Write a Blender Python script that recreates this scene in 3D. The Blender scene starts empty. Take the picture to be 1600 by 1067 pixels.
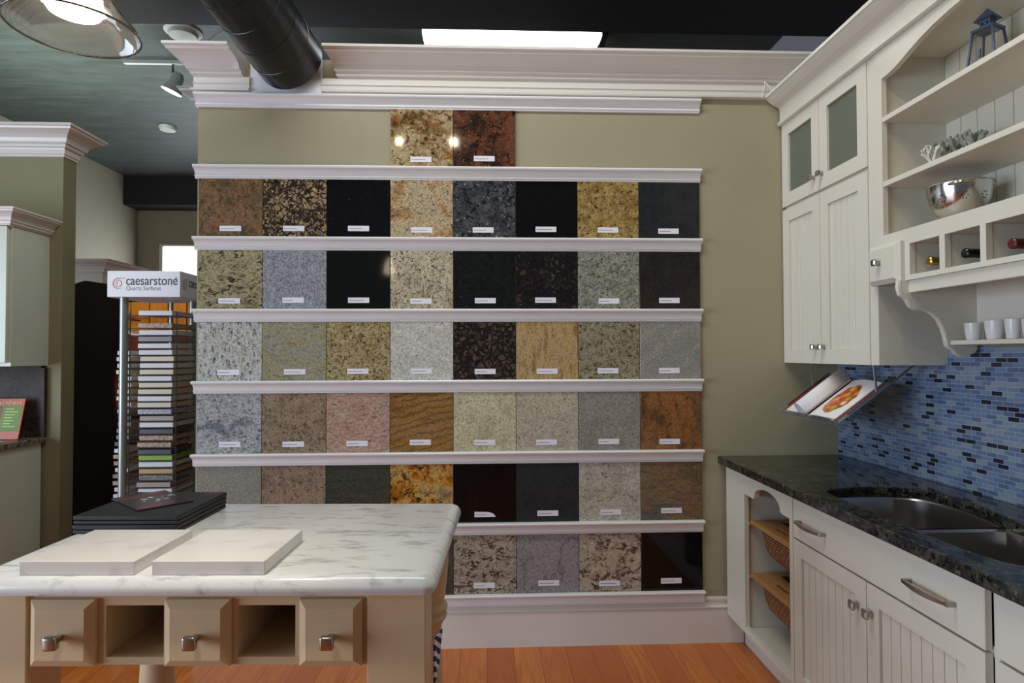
import bpy, bmesh, math, random
from mathutils import Vector, Matrix
PI = math.pi
C = bpy.context.scene.collection
sc = bpy.context.scene
random.seed(7)

# ---------------------------------------------------------------- camera
def set_camera():
    f, yaw, pit, rol, h = 960.0, .0409, .0204, -.0029, 1.4196
    F = Vector((math.sin(yaw)*math.cos(pit), math.cos(yaw)*math.cos(pit), math.sin(pit)))
    r0 = Vector((math.cos(yaw), -math.sin(yaw), 0)); u0 = r0.cross(F)
    R = r0*math.cos(rol) + u0*math.sin(rol); U = u0*math.cos(rol) - r0*math.sin(rol)
    cd = bpy.data.cameras.new('camera'); co = bpy.data.objects.new('camera', cd); C.objects.link(co)
    m = Matrix((R, U, -F)).transposed().to_4x4(); m.translation = (0, 0, h)
    co.matrix_world = m
    cd.sensor_width = 36; cd.lens = 36*f/1600; cd.clip_start = .05; cd.clip_end = 60
    sc.camera = co
set_camera()
sc.view_settings.view_transform = 'Standard'; sc.view_settings.look = 'None'
sc.view_settings.gamma = 1; sc.view_settings.use_curve_mapping = False
sc.view_settings.exposure = 0.0

# ---------------------------------------------------------------- world and lights
w = bpy.data.worlds.new('world'); sc.world = w; w.use_nodes = True
w.node_tree.nodes['Background'].inputs[0].default_value = (.80, .86, 1, 1)
w.node_tree.nodes['Background'].inputs[1].default_value = .11

def light(name, kind, loc, energy, col, target=None, **k):
    d = bpy.data.lights.new(name, kind); o = bpy.data.objects.new(name, d); C.objects.link(o)
    d.energy = energy; d.color = col; o.location = loc
    for a, b in k.items(): setattr(d, a, b)
    if target is not None:
        o.rotation_euler = (Vector(target)-Vector(loc)).to_track_quat('-Z', 'Y').to_euler()
    return o
WARM = (1, .82, .54); COOL = (.72, .86, 1)
light('shop_window_light', 'AREA', (-5.3, .2, 1.35), 265, (.68, .82, 1), (1.5, 1.6, .8), shape='RECTANGLE', size=4.0, size_y=2.2)
light('fluorescent_light', 'AREA', (-.3, 1.7, 4.12), 54, (.97, 1, .97), (-.3, 1.7, 0), shape='RECTANGLE', size=2.6, size_y=.3)
light('track_spot_a', 'SPOT', (-.85, 0, 3.5), 12, WARM, (-.15, 3, 1.9), spot_size=math.radians(60), spot_blend=.9, shadow_soft_size=.018)
light('track_spot_b', 'SPOT', (-.32, 0, 3.5), 22, WARM, (.65, 3, 2.2), spot_size=math.radians(70), spot_blend=.9, shadow_soft_size=.018)
light('track_spot_c', 'SPOT', (.15, .6, 3.75), 26, WARM, (1.6, 2.1, 2.2), spot_size=math.radians(62), spot_blend=.9, shadow_soft_size=.04)
light('track_spot_d', 'SPOT', (-.75, .3, 3.7), 12, WARM, (-.70, 1.42, .9), spot_size=math.radians(17), spot_blend=.95, shadow_soft_size=.04)
light('back_fluorescent', 'AREA', (.2, 5.2, 4.0), 7, (.9, .93, 1), (.2, 5.2, 0), shape='RECTANGLE', size=1.5, size_y=.2)
light('far_window_light', 'AREA', (-3.9, 9.7, 2.0), 45, COOL, (-5.0, 5, 2.0), shape='RECTANGLE', size=1.8, size_y=1.4)
light('far_room_light', 'AREA', (-4.1, 5.8, 2.9), 46, (.88, .96, .90), (-4.1, 5.8, 4.2), shape='RECTANGLE', size=.8, size_y=.8)

light('left_cabinet_fill', 'SPOT', (-.9, 1.6, 3.9), 60, (.95, 1, .92), (-2.7, 3.5, 1.7), spot_size=math.radians(42), spot_blend=.9, shadow_soft_size=.05)  # unseen fill lamp, added to brighten the left cabinets and partition end
light('rear_door_fill', 'SPOT', (-2.6, 4.2, 3.7), 120, WARM, (-2.85, 5.25, 1.5), spot_size=math.radians(60), spot_blend=.9, shadow_soft_size=.05)  # added lamp without a fitting, brightens the wooden doors behind the rack
# ---------------------------------------------------------------- node helpers
def s2l(c, g=1.0):
    def f(v):
        v /= 255.
        return v/12.92 if v <= .04045 else ((v+.055)/1.055)**2.4
    return tuple(min(.95, f(v)*g) for v in c)+(1,)
def mat(name, col, rough=.5, metal=0., bump=0, bscale=40, **k):
    m = bpy.data.materials.new(name); m.use_nodes = True
    n = m.node_tree.nodes; p = n['Principled BSDF']
    if len(col) == 3: col = tuple(col)+(1,)
    p.inputs['Base Color'].default_value = col; p.inputs['Roughness'].default_value = rough
    p.inputs['Metallic'].default_value = metal
    for a, b in k.items(): p.inputs[a.replace('_', ' ')].default_value = b
    l = m.node_tree.links
    # slight procedural variation of tone on every plain material
    tc = n.new('ShaderNodeTexCoord'); nz = n.new('ShaderNodeTexNoise'); nz.inputs['Scale'].default_value = 6
    nz.inputs['Detail'].default_value = 4
    mx = n.new('ShaderNodeMix'); mx.data_type = 'RGBA'
    mx.inputs[6].default_value = col; mx.inputs[7].default_value = tuple(v*.93 for v in col[:3])+(1,)
    l.new(tc.outputs['Object'], nz.inputs['Vector']); l.new(nz.outputs['Fac'], mx.inputs[0]); l.new(mx.outputs[2], p.inputs['Base Color'])
    if bump:
        nb = n.new('ShaderNodeTexNoise'); nb.inputs['Scale'].default_value = bscale
        bp = n.new('ShaderNodeBump'); bp.inputs['Strength'].default_value = bump; bp.inputs['Distance'].default_value = .002
        l.new(tc.outputs['Object'], nb.inputs['Vector']); l.new(nb.outputs['Fac'], bp.inputs['Height']); l.new(bp.outputs[0], p.inputs['Normal'])
    return m
def emis(name, col, s):
    m = bpy.data.materials.new(name); m.use_nodes = True
    p = m.node_tree.nodes['Principled BSDF']
    p.inputs['Base Color'].default_value = (*col, 1); p.inputs['Emission Color'].default_value = (*col, 1)
    p.inputs['Emission Strength'].default_value = s
    return m

class NT:
    def __init__(s, m):
        s.t = m.node_tree; s.n = s.t.nodes; s.l = s.t.links; s.p = s.n['Principled BSDF']
    def coord(s, scale=(1, 1, 1), rot=(0, 0, 0), loc=(0, 0, 0), kind='Object'):
        tc = s.n.new('ShaderNodeTexCoord'); mp = s.n.new('ShaderNodeMapping')
        mp.inputs['Scale'].default_value = scale; mp.inputs['Rotation'].default_value = rot; mp.inputs['Location'].default_value = loc
        s.l.new(tc.outputs[kind], mp.inputs['Vector']); return mp.outputs[0]
    def noise(s, v, scale, detail=6, rough=.6, dist=0.):
        z = s.n.new('ShaderNodeTexNoise'); s.l.new(v, z.inputs['Vector'])
        z.inputs['Scale'].default_value = scale; z.inputs['Detail'].default_value = detail
        z.inputs['Roughness'].default_value = rough; z.inputs['Distortion'].default_value = dist
        return z.outputs['Fac']
    def voro(s, v, scale, feature='F1'):
        z = s.n.new('ShaderNodeTexVoronoi'); z.feature = feature; s.l.new(v, z.inputs['Vector']); z.inputs['Scale'].default_value = scale
        return z
    def ramp(s, fac, stops, mode='LINEAR'):
        r = s.n.new('ShaderNodeValToRGB'); r.color_ramp.interpolation = mode
        e = r.color_ramp.elements
        while len(e) < len(stops): e.new(.5)
        for i, (p, c) in enumerate(stops):
            e[i].position = p; e[i].color = c if len(c) == 4 else (*c, 1)
        s.l.new(fac, r.inputs[0]); return r.outputs[0]
    def mix(s, fac, a, b, blend='MIX'):
        m = s.n.new('ShaderNodeMix'); m.data_type = 'RGBA'; m.blend_type = blend
        for v, i in ((fac, 0), (a, 6), (b, 7)):
            if isinstance(v, (int, float)): m.inputs[i].default_value = v
            elif isinstance(v, tuple): m.inputs[i].default_value = v if len(v) == 4 else (*v, 1)
            else: s.l.new(v, m.inputs[i])
        return m.outputs[2]
    def base(s, c): s.l.new(c, s.p.inputs['Base Color'])

BW = ((0, 0, 0, 1), (1, 1, 1, 1))
G = .92
def granite(name, base, s1=14, vein=None, speck=None, cell=None, stretch=(1, 1, 1), ang=0, dist=.6, rough=.05, seed=0, rr=.62, wave=None, g=G, grain=.5):
    """base: 2-4 colours; vein/speck/blotch: (colour, share, scale)"""
    m = bpy.data.materials.new(name); m.use_nodes = True; t = NT(m)
    t.p.inputs['Roughness'].default_value = rough; t.p.inputs['Specular IOR Level'].default_value = .36
    rnd = random.Random(seed*31+5); s1 *= 1.9
    v = t.coord(scale=stretch, rot=(0, math.radians(ang), 0), loc=(rnd.uniform(0, 20), rnd.uniform(0, 20), rnd.uniform(0, 20)))
    v2 = t.coord(scale=(1, 1, 1), loc=(rnd.uniform(0, 20), rnd.uniform(0, 20), rnd.uniform(0, 20)))
    n = len(base)
    lo = t.noise(v, s1*.35, 3, .5, .3); hi = t.noise(v, s1, 9, max(rr, .7), dist)
    ad0 = t.n.new('ShaderNodeMath'); ad0.operation = 'MULTIPLY_ADD'; ad0.inputs[1].default_value = .45; t.l.new(lo, ad0.inputs[0])
    ml = t.n.new('ShaderNodeMath'); ml.operation = 'MULTIPLY'; ml.inputs[1].default_value = .55; t.l.new(hi, ml.inputs[0]); t.l.new(ml.outputs[0], ad0.inputs[2])
    a = ad0.outputs[0]
    stops = [(.405+.19*i/max(1, n-1), s2l(c, g)) for i, c in enumerate(base)]
    col = t.ramp(a, stops)
    if wave:
        wv = t.n.new('ShaderNodeTexWave'); t.l.new(v, wv.inputs['Vector']); wv.inputs['Scale'].default_value = wave[2]
        wv.inputs['Distortion'].default_value = wave[3]; wv.inputs['Detail'].default_value = 6; wv.inputs['Detail Scale'].default_value = 1.6; wv.inputs['Detail Roughness'].default_value = .62
        wv.bands_direction = 'Z'
        f = t.ramp(wv.outputs['Fac'], ((0, (.8, .8, .8, 1)), (wave[1], BW[0])))
        col = t.mix(f, col, s2l(wave[0], g))
    if cell:
        cc, share, scl = cell; scl *= 1.5
        vd = t.n.new('ShaderNodeVectorMath'); vd.operation = 'ADD'; nzc = t.n.new('ShaderNodeTexNoise'); t.l.new(v, nzc.inputs['Vector']); nzc.inputs['Scale'].default_value = scl*1.3
        vm = t.n.new('ShaderNodeVectorMath'); vm.operation = 'SCALE'; vm.inputs['Scale'].default_value = .045; t.l.new(nzc.outputs['Color'], vm.inputs[0])
        t.l.new(v, vd.inputs[0]); t.l.new(vm.outputs[0], vd.inputs[1])
        vo = t.voro(vd.outputs[0], scl, 'DISTANCE_TO_EDGE'); vc_ = t.voro(vd.outputs[0], scl, 'F1')
        spc_ = t.n.new('ShaderNodeSeparateColor'); t.l.new(vc_.outputs['Color'], spc_.inputs[0])
        tone = t.ramp(spc_.outputs[0], ((0, (.45, .45, .45, 1)), (.3, (.8, .8, .8, 1)), (1, (1.1, 1.08, 1.05, 1))))
        col = t.mix(1.0, col, tone, 'MULTIPLY')
        nn = t.noise(v, scl*1.5, 5, .7)
        ad = t.n.new('ShaderNodeMath'); ad.operation = 'MULTIPLY_ADD'; ad.inputs[1].default_value = -.35
        t.l.new(nn, ad.inputs[0]); t.l.new(vo.outputs['Distance'], ad.inputs[2])
        f = t.ramp(ad.outputs[0], ((0, BW[1]), (.01, BW[0])))
        ad.inputs[1].default_value = -share
        col = t.mix(f, col, s2l(cc, g))
    if vein:
        for vc, share, scl in (vein if isinstance(vein, list) else [vein]):
            f = t.ramp(t.noise(v, scl*1.9, 9, .76, dist), ((.60-share*.3, BW[0]), (.67-share*.3, BW[1])))
            col = t.mix(f, col, s2l(vc, g))
    if speck:
        for spc, share, scl in (speck if isinstance(speck, list) else [speck]):
            f = t.ramp(t.noise(v2, scl*1.3, 2, .5), ((.66-share*.3, BW[0]), (.70-share*.3, BW[1])))
            col = t.mix(f, col, s2l(spc, g))
    if grain:
        gr = t.ramp(t.noise(v2, 120, 5, .78), ((.34, (1-grain,)*3), (.5, (1, 1, 1)), (.66, (1+grain*.8,)*3)))
        col = t.mix(1.0, col, gr, 'MULTIPLY')
    t.base(col)
    return m

# ---------------------------------------------------------------- mesh helpers
def link(o, parent=None):
    C.objects.link(o)
    if parent is not None: o.parent = parent
    return o
def obj(name, bm, m=None, parent=None, loc=None, smooth=False, rot=None):
    me = bpy.data.meshes.new(name)
    bmesh.ops.recalc_face_normals(bm, faces=bm.faces)
    bm.to_mesh(me); bm.free()
    if smooth:
        for p in me.polygons: p.use_smooth = True
        try: me.set_sharp_from_angle(angle=math.radians(35))
        except Exception: pass
    ms = m if isinstance(m, (list, tuple)) else [m]
    for a in ms:
        if a: me.materials.append(a)
    o = bpy.data.objects.new(name, me)
    if loc: o.location = loc
    if rot: o.rotation_euler = rot
    return link(o, parent)
def tag(o, label=None, cat=None, group=None, kind=None):
    if label: o['label'] = label
    if cat: o['category'] = cat
    if group: o['group'] = group
    if kind: o['kind'] = kind
    return o
def thing(name, label, cat, loc=(0, 0, 0), rz=0, group=None):
    o = bpy.data.objects.new(name, None); o.empty_display_size = .05; o.location = loc; o.rotation_euler = (0, 0, rz)
    link(o); return tag(o, label, cat, group)
def copy_tree(o, parent=None):
    c = o.copy(); C.objects.link(c)
    if parent is not None: c.parent = parent
    for ch in [x for x in bpy.data.objects if x.parent == o]: copy_tree(ch, c)
    return c
def B(bm, x0, x1, y0, y1, z0, z1, bev=0, seg=2, mi=0):
    vs = [bm.verts.new(p) for p in ((x0, y0, z0), (x1, y0, z0), (x1, y1, z0), (x0, y1, z0), (x0, y0, z1), (x1, y0, z1), (x1, y1, z1), (x0, y1, z1))]
    fs = [bm.faces.new([vs[i] for i in q]) for q in ((0, 3, 2, 1), (4, 5, 6, 7), (0, 1, 5, 4), (1, 2, 6, 5), (2, 3, 7, 6), (3, 0, 4, 7))]
    for f in fs: f.material_index = mi
    if bev:
        es = list({e for f in fs for e in f.edges})
        r = bmesh.ops.bevel(bm, geom=es, offset=bev, segments=seg, affect='EDGES', profile=.5)
        for f in r['faces']: f.material_index = mi
    return bm
def box(x0, x1, y0, y1, z0, z1, bev=0, seg=2): return B(bmesh.new(), min(x0, x1), max(x0, x1), min(y0, y1), max(y0, y1), min(z0, z1), max(z0, z1), bev, seg)
def boxes(*L, bev=0):
    bm = bmesh.new()
    for b in L: B(bm, *b, bev=bev)
    return bm
def prism(bm, pts, axis, a, b):
    """polygon pts (2D) extruded along axis from a to b; 2D coords are the other two axes in xyz order"""
    def P(p, t):
        if axis == 'x': return (t, p[0], p[1])
        if axis == 'y': return (p[0], t, p[1])
        return (p[0], p[1], t)
    v0 = [bm.verts.new(P(p, a)) for p in pts]; v1 = [bm.verts.new(P(p, b)) for p in pts]
    n = len(pts)
    bm.faces.new(v0); bm.faces.new(v1[::-1])
    for i in range(n): bm.faces.new((v0[i], v0[(i+1) % n], v1[(i+1) % n], v1[i]))
    return bm
def sweep(bm, prof, path):
    """prof: list (p,z) p=outward; path: list of (x,y,ox,oy) position and outward mitre vector"""
    rings = [[bm.verts.new((x+ox*p, y+oy*p, z)) for p, z in prof] for x, y, ox, oy in path]
    n = len(prof)
    for a, b in zip(rings, rings[1:]):
        for i in range(n): bm.faces.new((a[i], a[(i+1) % n], b[(i+1) % n], b[i]))
    bm.faces.new(rings[0]); bm.faces.new(rings[-1][::-1])
    return bm
def lathe(bm, prof, c=(0, 0, 0), seg=32, axis='z'):
    rings = []
    for r, z in prof:
        ring = []
        for i in range(seg):
            a = 2*PI*i/seg; u, v = r*math.cos(a), r*math.sin(a)
            p = (c[0]+u, c[1]+v, c[2]+z) if axis == 'z' else ((c[0]+z, c[1]+u, c[2]+v) if axis == 'x' else (c[0]+u, c[1]+z, c[2]+v))
            ring.append(bm.verts.new(p))
        rings.append(ring)
    for a, b in zip(rings, rings[1:]):
        for i in range(seg): bm.faces.new((a[i], a[(i+1) % seg], b[(i+1) % seg], b[i]))
    if prof[0][0] > 1e-5: bm.faces.new(rings[0])
    if prof[-1][0] > 1e-5: bm.faces.new(rings[-1][::-1])
    return bm
def lathe_open(bm, prof, c=(0, 0, 0), seg=40):
    rings = [[bm.verts.new((c[0]+r*math.cos(2*PI*i/seg), c[1]+r*math.sin(2*PI*i/seg), c[2]+z)) for i in range(seg)] for r, z in prof]
    for a, b in zip(rings, rings[1:]):
        for i in range(seg): bm.faces.new((a[i], a[(i+1) % seg], b[(i+1) % seg], b[i]))
    return bm
def tube(bm, pts, r, seg=10, closed=False):
    pts = [Vector(p) for p in pts]; n = len(pts); rings = []
    rs = r if isinstance(r, (list, tuple)) else [r]*n
    up = Vector((0, 0, 1))
    prev = None
    for i, p in enumerate(pts):
        if closed: d = pts[(i+1) % n]-pts[i-1]
        else: d = pts[min(i+1, n-1)]-pts[max(i-1, 0)]
        d.normalize()
        if prev is None:
            u = d.orthogonal().normalized()
        else:
            u = (prev-d*prev.dot(d)).normalized()
        prev = u; v = d.cross(u)
        rings.append([bm.verts.new(p+(u*math.cos(2*PI*k/seg)+v*math.sin(2*PI*k/seg))*rs[i]) for k in range(seg)])
    m = n if closed else n-1
    for i in range(m):
        a, b = rings[i], rings[(i+1) % n]
        for k in range(seg): bm.faces.new((a[k], a[(k+1) % seg], b[(k+1) % seg], b[k]))
    if not closed: bm.faces.new(rings[0][::-1]); bm.faces.new(rings[-1])
    return bm
def plate(name, outer, holes, z0, z1, m, parent=None, bevel=0, mtx=None):
    """flat plate with holes from 2D outlines, via filled curve; lies in XY, optional matrix"""
    cu = bpy.data.curves.new(name, 'CURVE'); cu.dimensions = '2D'; cu.fill_mode = 'BOTH'
    cu.extrude = (z1-z0)/2-bevel; cu.bevel_depth = bevel; cu.bevel_resolution = 2; cu.offset = -bevel
    for ring in [outer]+holes:
        s = cu.splines.new('POLY'); s.points.add(len(ring)-1); s.use_cyclic_u = True
        for i, p in enumerate(ring): s.points[i].co = (p[0], p[1], 0, 1)
    o = bpy.data.objects.new(name+'_c', cu); C.objects.link(o)
    me = bpy.data.meshes.new_from_object(o); bpy.data.objects.remove(o); bpy.data.curves.remove(cu)
    me.transform(Matrix.Translation((0, 0, (z0+z1)/2)))
    if mtx: me.transform(mtx)
    me.name = name; me.materials.clear(); me.materials.append(m)
    for p in me.polygons: p.use_smooth = False
    return link(bpy.data.objects.new(name, me), parent)
# plane (Y,Z) seen from -X : local x->Y, local y->Z, local z->X
YZ = Matrix(((0, 0, 1, 0), (1, 0, 0, 0), (0, 1, 0, 0), (0, 0, 0, 1)))
XZ = Matrix(((1, 0, 0, 0), (0, 0, 1, 0), (0, 1, 0, 0), (0, 0, 0, 1)))
def text(name, s, size, m, parent, mtx, depth=.0006, bold=0):
    cu = bpy.data.curves.new(name, 'FONT'); cu.body = s; cu.size = size; cu.extrude = depth; cu.offset = bold
    o = bpy.data.objects.new(name+'_c', cu); C.objects.link(o)
    me = bpy.data.meshes.new_from_object(o); bpy.data.objects.remove(o)
    me.transform(mtx); me.materials.clear(); me.materials.append(m); me.name = name
    return link(bpy.data.objects.new(name, me), parent)
def rect(x0, x1, y0, y1): return [(x0, y0), (x1, y0), (x1, y1), (x0, y1)]

# ---------------------------------------------------------------- materials
M = {}
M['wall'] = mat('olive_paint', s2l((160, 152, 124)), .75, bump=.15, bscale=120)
M['wall_shaded'] = mat('olive_paint_shaded', s2l((132, 126, 96)), .75)  # wall olive darkened in colour, in place of dimmer light on the partition
M['wall_far'] = mat('far_olive_paint', s2l((158, 152, 130)), .8)
M['trim'] = mat('trim_white', s2l((222, 216, 208)), .32)
M['rail'] = mat('rail_white', s2l((238, 236, 236)), .28)
M['cab'] = mat('cabinet_white', s2l((216, 211, 196)), .38)
M['cabin'] = mat('cabinet_cream', s2l((222, 214, 196)), .5)
M['cream'] = mat('island_cream', s2l((208, 184, 146)), .4)
M['bevel'] = mat('groove_shade_white', s2l((205, 200, 192)), .5)
M['black'] = mat('black_panel', (.006, .006, .007), .4)
M['beam'] = mat('beam_black', (.012, .013, .013), .7)
M['duct'] = mat('duct_black', (.010, .012, .010), .3)
M['nickel'] = mat('antique_nickel', (.42, .39, .36), .25, 1)
M['steel'] = mat('stainless', (.62, .61, .59), .16, 1)
M['brushed'] = mat('brushed_steel', (.44, .42, .40), .3, 1)
M['post'] = mat('silver_post', (.36, .40, .38), .38, .7)
M['wire'] = mat('dark_wire', (.10, .09, .09), .4, .6)
M['sign'] = mat('sign_white', s2l((236, 236, 240)), .45)
M['ink'] = mat('sign_ink', s2l((60, 66, 78)), .6)
M['inkl'] = mat('sign_grey_ink', s2l((150, 152, 160)), .6)
M['red'] = mat('logo_red', s2l((214, 110, 100)), .6)
M['card'] = mat('paper_card', s2l((236, 232, 240)), .6)
M['cardink'] = mat('card_ink', s2l((150, 146, 158)), .7)
M['boxblk'] = mat('box_black', (.008, .009, .011), .5, bump=.3, bscale=300)
M['paper'] = mat('paper', s2l((235, 233, 230)), .6)
M['wicker_wood'] = mat('basket_rim_wood', s2l((170, 122, 70)), .5, bump=.3, bscale=60)
M['slate_blue'] = mat('lantern_blue_metal', s2l((84, 100, 126)), .45, .3)
M['coral'] = mat('coral_grey', s2l((150, 155, 145)), .8, bump=.6, bscale=90)
M['coralw'] = mat('coral_white', s2l((215, 212, 205)), .8, bump=.6, bscale=90)
M['candle'] = mat('candle_wax', s2l((235, 225, 205)), .5)
M['glass'] = mat('clear_glass', (.86, .82, .78), .03, Transmission_Weight=.975, IOR=1.45)
M['frost'] = mat('frosted_glass', s2l((128, 134, 118)), .22, Transmission_Weight=.35, IOR=1.3)
M['acrylic'] = mat('clear_acrylic', (.85, .88, .9), .04, Transmission_Weight=.9, IOR=1.45)
M['ceram'] = mat('white_ceramic', s2l((232, 230, 226)), .25)
M['gold'] = mat('gold_foil', (.75, .52, .14), .28, 1)
M['bottle'] = mat('dark_bottle', (.008, .010, .008), .12)
M['redcap'] = mat('red_foil', (.10, .012, .012), .35)
M['lacquer'] = mat('cream_cabinet_left', s2l((200, 206, 188)), .3)
M['detector'] = mat('detector_white', s2l((200, 205, 200)), .5)
M['bulb'] = emis('bulb_glow', (1, .86, .66), 14)
M['tubeglow'] = emis('tube_glow', (.93, .96, 1), 9)
M['daylight'] = emis('window_daylight', (.92, .93, 1), 3.2)

def mk_floor():
    m = bpy.data.materials.new('wood_floor'); m.use_nodes = True; t = NT(m)
    v = t.coord(rot=(0, 0, PI/2))
    br = t.n.new('ShaderNodeTexBrick'); t.l.new(v, br.inputs['Vector'])
    br.inputs['Color1'].default_value = (0, 0, 0, 1); br.inputs['Color2'].default_value = (1, 1, 1, 1); br.inputs['Mortar'].default_value = (.4, .4, .4, 1)
    br.inputs['Scale'].default_value = 1; br.inputs['Brick Width'].default_value = 1.3; br.inputs['Row Height'].default_value = .125
    br.inputs['Mortar Size'].default_value = .0012; br.offset = .37; br.offset_frequency = 3
    v2 = t.coord(scale=(9, .9, 1)); g = t.noise(v2, 3, 8, .65, 1.2)
    c1 = t.ramp(br.outputs['Color'], ((0, s2l((186, 98, 42))), (.5, s2l((204, 116, 50))), (1, s2l((216, 130, 58)))))
    c2 = t.mix(t.ramp(g, ((.35, BW[0]), (.7, BW[1]))), c1, s2l((176, 92, 40)))
    c3 = t.mix(br.outputs['Fac'], c2, s2l((120, 66, 36)))
    t.base(c3); t.p.inputs['Roughness'].default_value = .3
    return m
M['floor'] = mk_floor()
def mk_ceil():
    m = bpy.data.materials.new('dark_green_ceiling'); m.use_nodes = True; t = NT(m)
    v = t.coord(scale=(1, 5, 1)); a = t.noise(v, 2.2, 8, .7, .4)
    t.base(t.ramp(a, ((.3, s2l((50, 58, 54))), (.55, s2l((68, 78, 73))), (.75, s2l((80, 91, 86)))))); t.p.inputs['Roughness'].default_value = .55
    return m
M['ceil'] = mk_ceil()
def mk_mosaic():
    m = bpy.data.materials.new('glass_mosaic'); m.use_nodes = True; t = NT(m)
    v = t.coord(rot=(0, 0, 0))
    # map Y->u, Z->v
    sx = t.n.new('ShaderNodeSeparateXYZ'); cx = t.n.new('ShaderNodeCombineXYZ')
    t.l.new(v, sx.inputs[0]); t.l.new(sx.outputs['Y'], cx.inputs['X']); t.l.new(sx.outputs['Z'], cx.inputs['Y'])
    br = t.n.new('ShaderNodeTexBrick'); t.l.new(cx.outputs[0], br.inputs['Vector'])
    br.inputs['Color1'].default_value = (0, 0, 0, 1); br.inputs['Color2'].default_value = (1, 1, 1, 1); br.inputs['Mortar'].default_value = (.5, .5, .5, 1)
    br.inputs['Scale'].default_value = 1; br.inputs['Brick Width'].default_value = .046; br.inputs['Row Height'].default_value = .0165
    br.inputs['Mortar Size'].default_value = .0009; br.inputs['Mortar Smooth'].default_value = .1; br.offset = .43; br.offset_frequency = 2
    c = t.ramp(br.outputs['Color'], ((0, s2l((30, 35, 50))), (.12, s2l((86, 102, 132))), (.40, s2l((106, 124, 150))), (.68, s2l((124, 138, 148))), (.86, s2l((94, 112, 142)))), 'CONSTANT')
    c = t.mix(br.outputs['Fac'], c, s2l((150, 164, 190)))
    t.base(c); t.p.inputs['Roughness'].default_value = .14
    bp = t.n.new('ShaderNodeBump'); bp.invert = True; bp.inputs['Distance'].default_value = .001; bp.inputs['Strength'].default_value = .5
    t.l.new(br.outputs['Fac'], bp.inputs['Height']); t.l.new(bp.outputs[0], t.p.inputs['Normal'])
    return m
M['mosaic'] = mk_mosaic()
def mk_marble(name, base, veinc, amt, sc1, stretch, ang):
    m = bpy.data.materials.new(name); m.use_nodes = True; t = NT(m); t.p.inputs['Roughness'].default_value = .16
    v = t.coord(scale=stretch, rot=(0, 0, math.radians(ang)))
    a = t.noise(v, sc1, 8, .62, .5); b = t.noise(v, sc1*3.1, 6, .6, .3)
    col = t.ramp(a, ((.30, s2l(veinc)), (.30+amt, s2l(tuple((p+q)/2 for p, q in zip(base, veinc)))), (.38+amt*1.6, s2l(base))))
    f = t.ramp(b, ((.66, BW[0]), (.76, BW[1])))
    f2 = t.mix(.55, BW[0], f)
    col = t.mix(f2, col, s2l(veinc)); t.base(col)
    return m
M['marble'] = mk_marble('carrara_marble', (222, 222, 220), (146, 148, 150), .06, 9, (1, 3.4, 1), 8)
M['quartz'] = mk_marble('white_quartz', (226, 222, 218), (188, 184, 180), .05, 6, (1, 1.6, 1), 30)
M['dark_granite'] = granite('dark_granite_counter', [(20, 22, 21), (44, 44, 39), (74, 72, 62)], 18, vein=((104, 100, 86), .12, 30), speck=((14, 15, 14), .3, 50), rough=.07, seed=3)
M['tan_granite'] = granite('tan_granite_counter', [(70, 62, 50), (150, 138, 116), (180, 170, 150)], 40, vein=((50, 45, 40), .4, 50), rough=.2, seed=4)
M['brown_granite'] = granite('brown_granite_splash', [(48, 38, 32), (66, 50, 42), (80, 62, 50)], 6, speck=((36, 28, 26), .2, 40), rough=.6, seed=5)
def mk_wicker():
    m = bpy.data.materials.new('wicker'); m.use_nodes = True; t = NT(m)
    v = t.coord()
    sx = t.n.new('ShaderNodeSeparateXYZ'); cx = t.n.new('ShaderNodeCombineXYZ'); ad = t.n.new('ShaderNodeMath'); ad.operation = 'ADD'
    t.l.new(v, sx.inputs[0]); t.l.new(sx.outputs['X'], ad.inputs[0]); t.l.new(sx.outputs['Y'], ad.inputs[1])
    t.l.new(ad.outputs[0], cx.inputs['X']); t.l.new(sx.outputs['Z'], cx.inputs['Y'])
    br = t.n.new('ShaderNodeTexBrick'); t.l.new(cx.outputs[0], br.inputs['Vector']); br.inputs['Scale'].default_value = 1
    br.inputs['Brick Width'].default_value = .03; br.inputs['Row Height'].default_value = .0125; br.inputs['Mortar Size'].default_value = .0026
    br.inputs['Color1'].default_value = s2l((190, 132, 82)); br.inputs['Color2'].default_value = s2l((158, 104, 62)); br.inputs['Mortar'].default_value = s2l((46, 26, 16))
    t.base(br.outputs['Color']); t.p.inputs['Roughness'].default_value = .6
    bp = t.n.new('ShaderNodeBump'); bp.invert = True; bp.inputs['Distance'].default_value = .004; t.l.new(br.outputs['Fac'], bp.inputs['Height']); t.l.new(bp.outputs[0], t.p.inputs['Normal'])
    return m
M['wicker'] = mk_wicker()
def mk_wood(name, c1, c2):
    m = bpy.data.materials.new(name); m.use_nodes = True; t = NT(m)
    v = t.coord(scale=(8, 8, .8)); t.base(t.ramp(t.noise(v, 4, 6, .6, 1), ((.35, s2l(c1)), (.65, s2l(c2))))); t.p.inputs['Roughness'].default_value = .35
    return m
M['honey'] = mk_wood('honey_wood', (226, 148, 60), (240, 172, 84))
M['cherry'] = mk_wood('cherry_wood', (120, 56, 26), (146, 74, 36))
def mk_stripes():
    m = bpy.data.materials.new('blue_white_stripes'); m.use_nodes = True; t = NT(m)
    v = t.coord(rot=(math.radians(35), 0, 0)); wv = t.n.new('ShaderNodeTexWave'); t.l.new(v, wv.inputs['Vector']); wv.inputs['Scale'].default_value = 14; wv.bands_direction = 'Z'; wv.inputs['Distortion'].default_value = 1.5
    t.base(t.ramp(wv.outputs['Fac'], ((0, s2l((44, 60, 120))), (.55, s2l((225, 225, 230)))), 'CONSTANT')); t.p.inputs['Roughness'].default_value = .9
    return m
M['stripes'] = mk_stripes()

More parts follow.
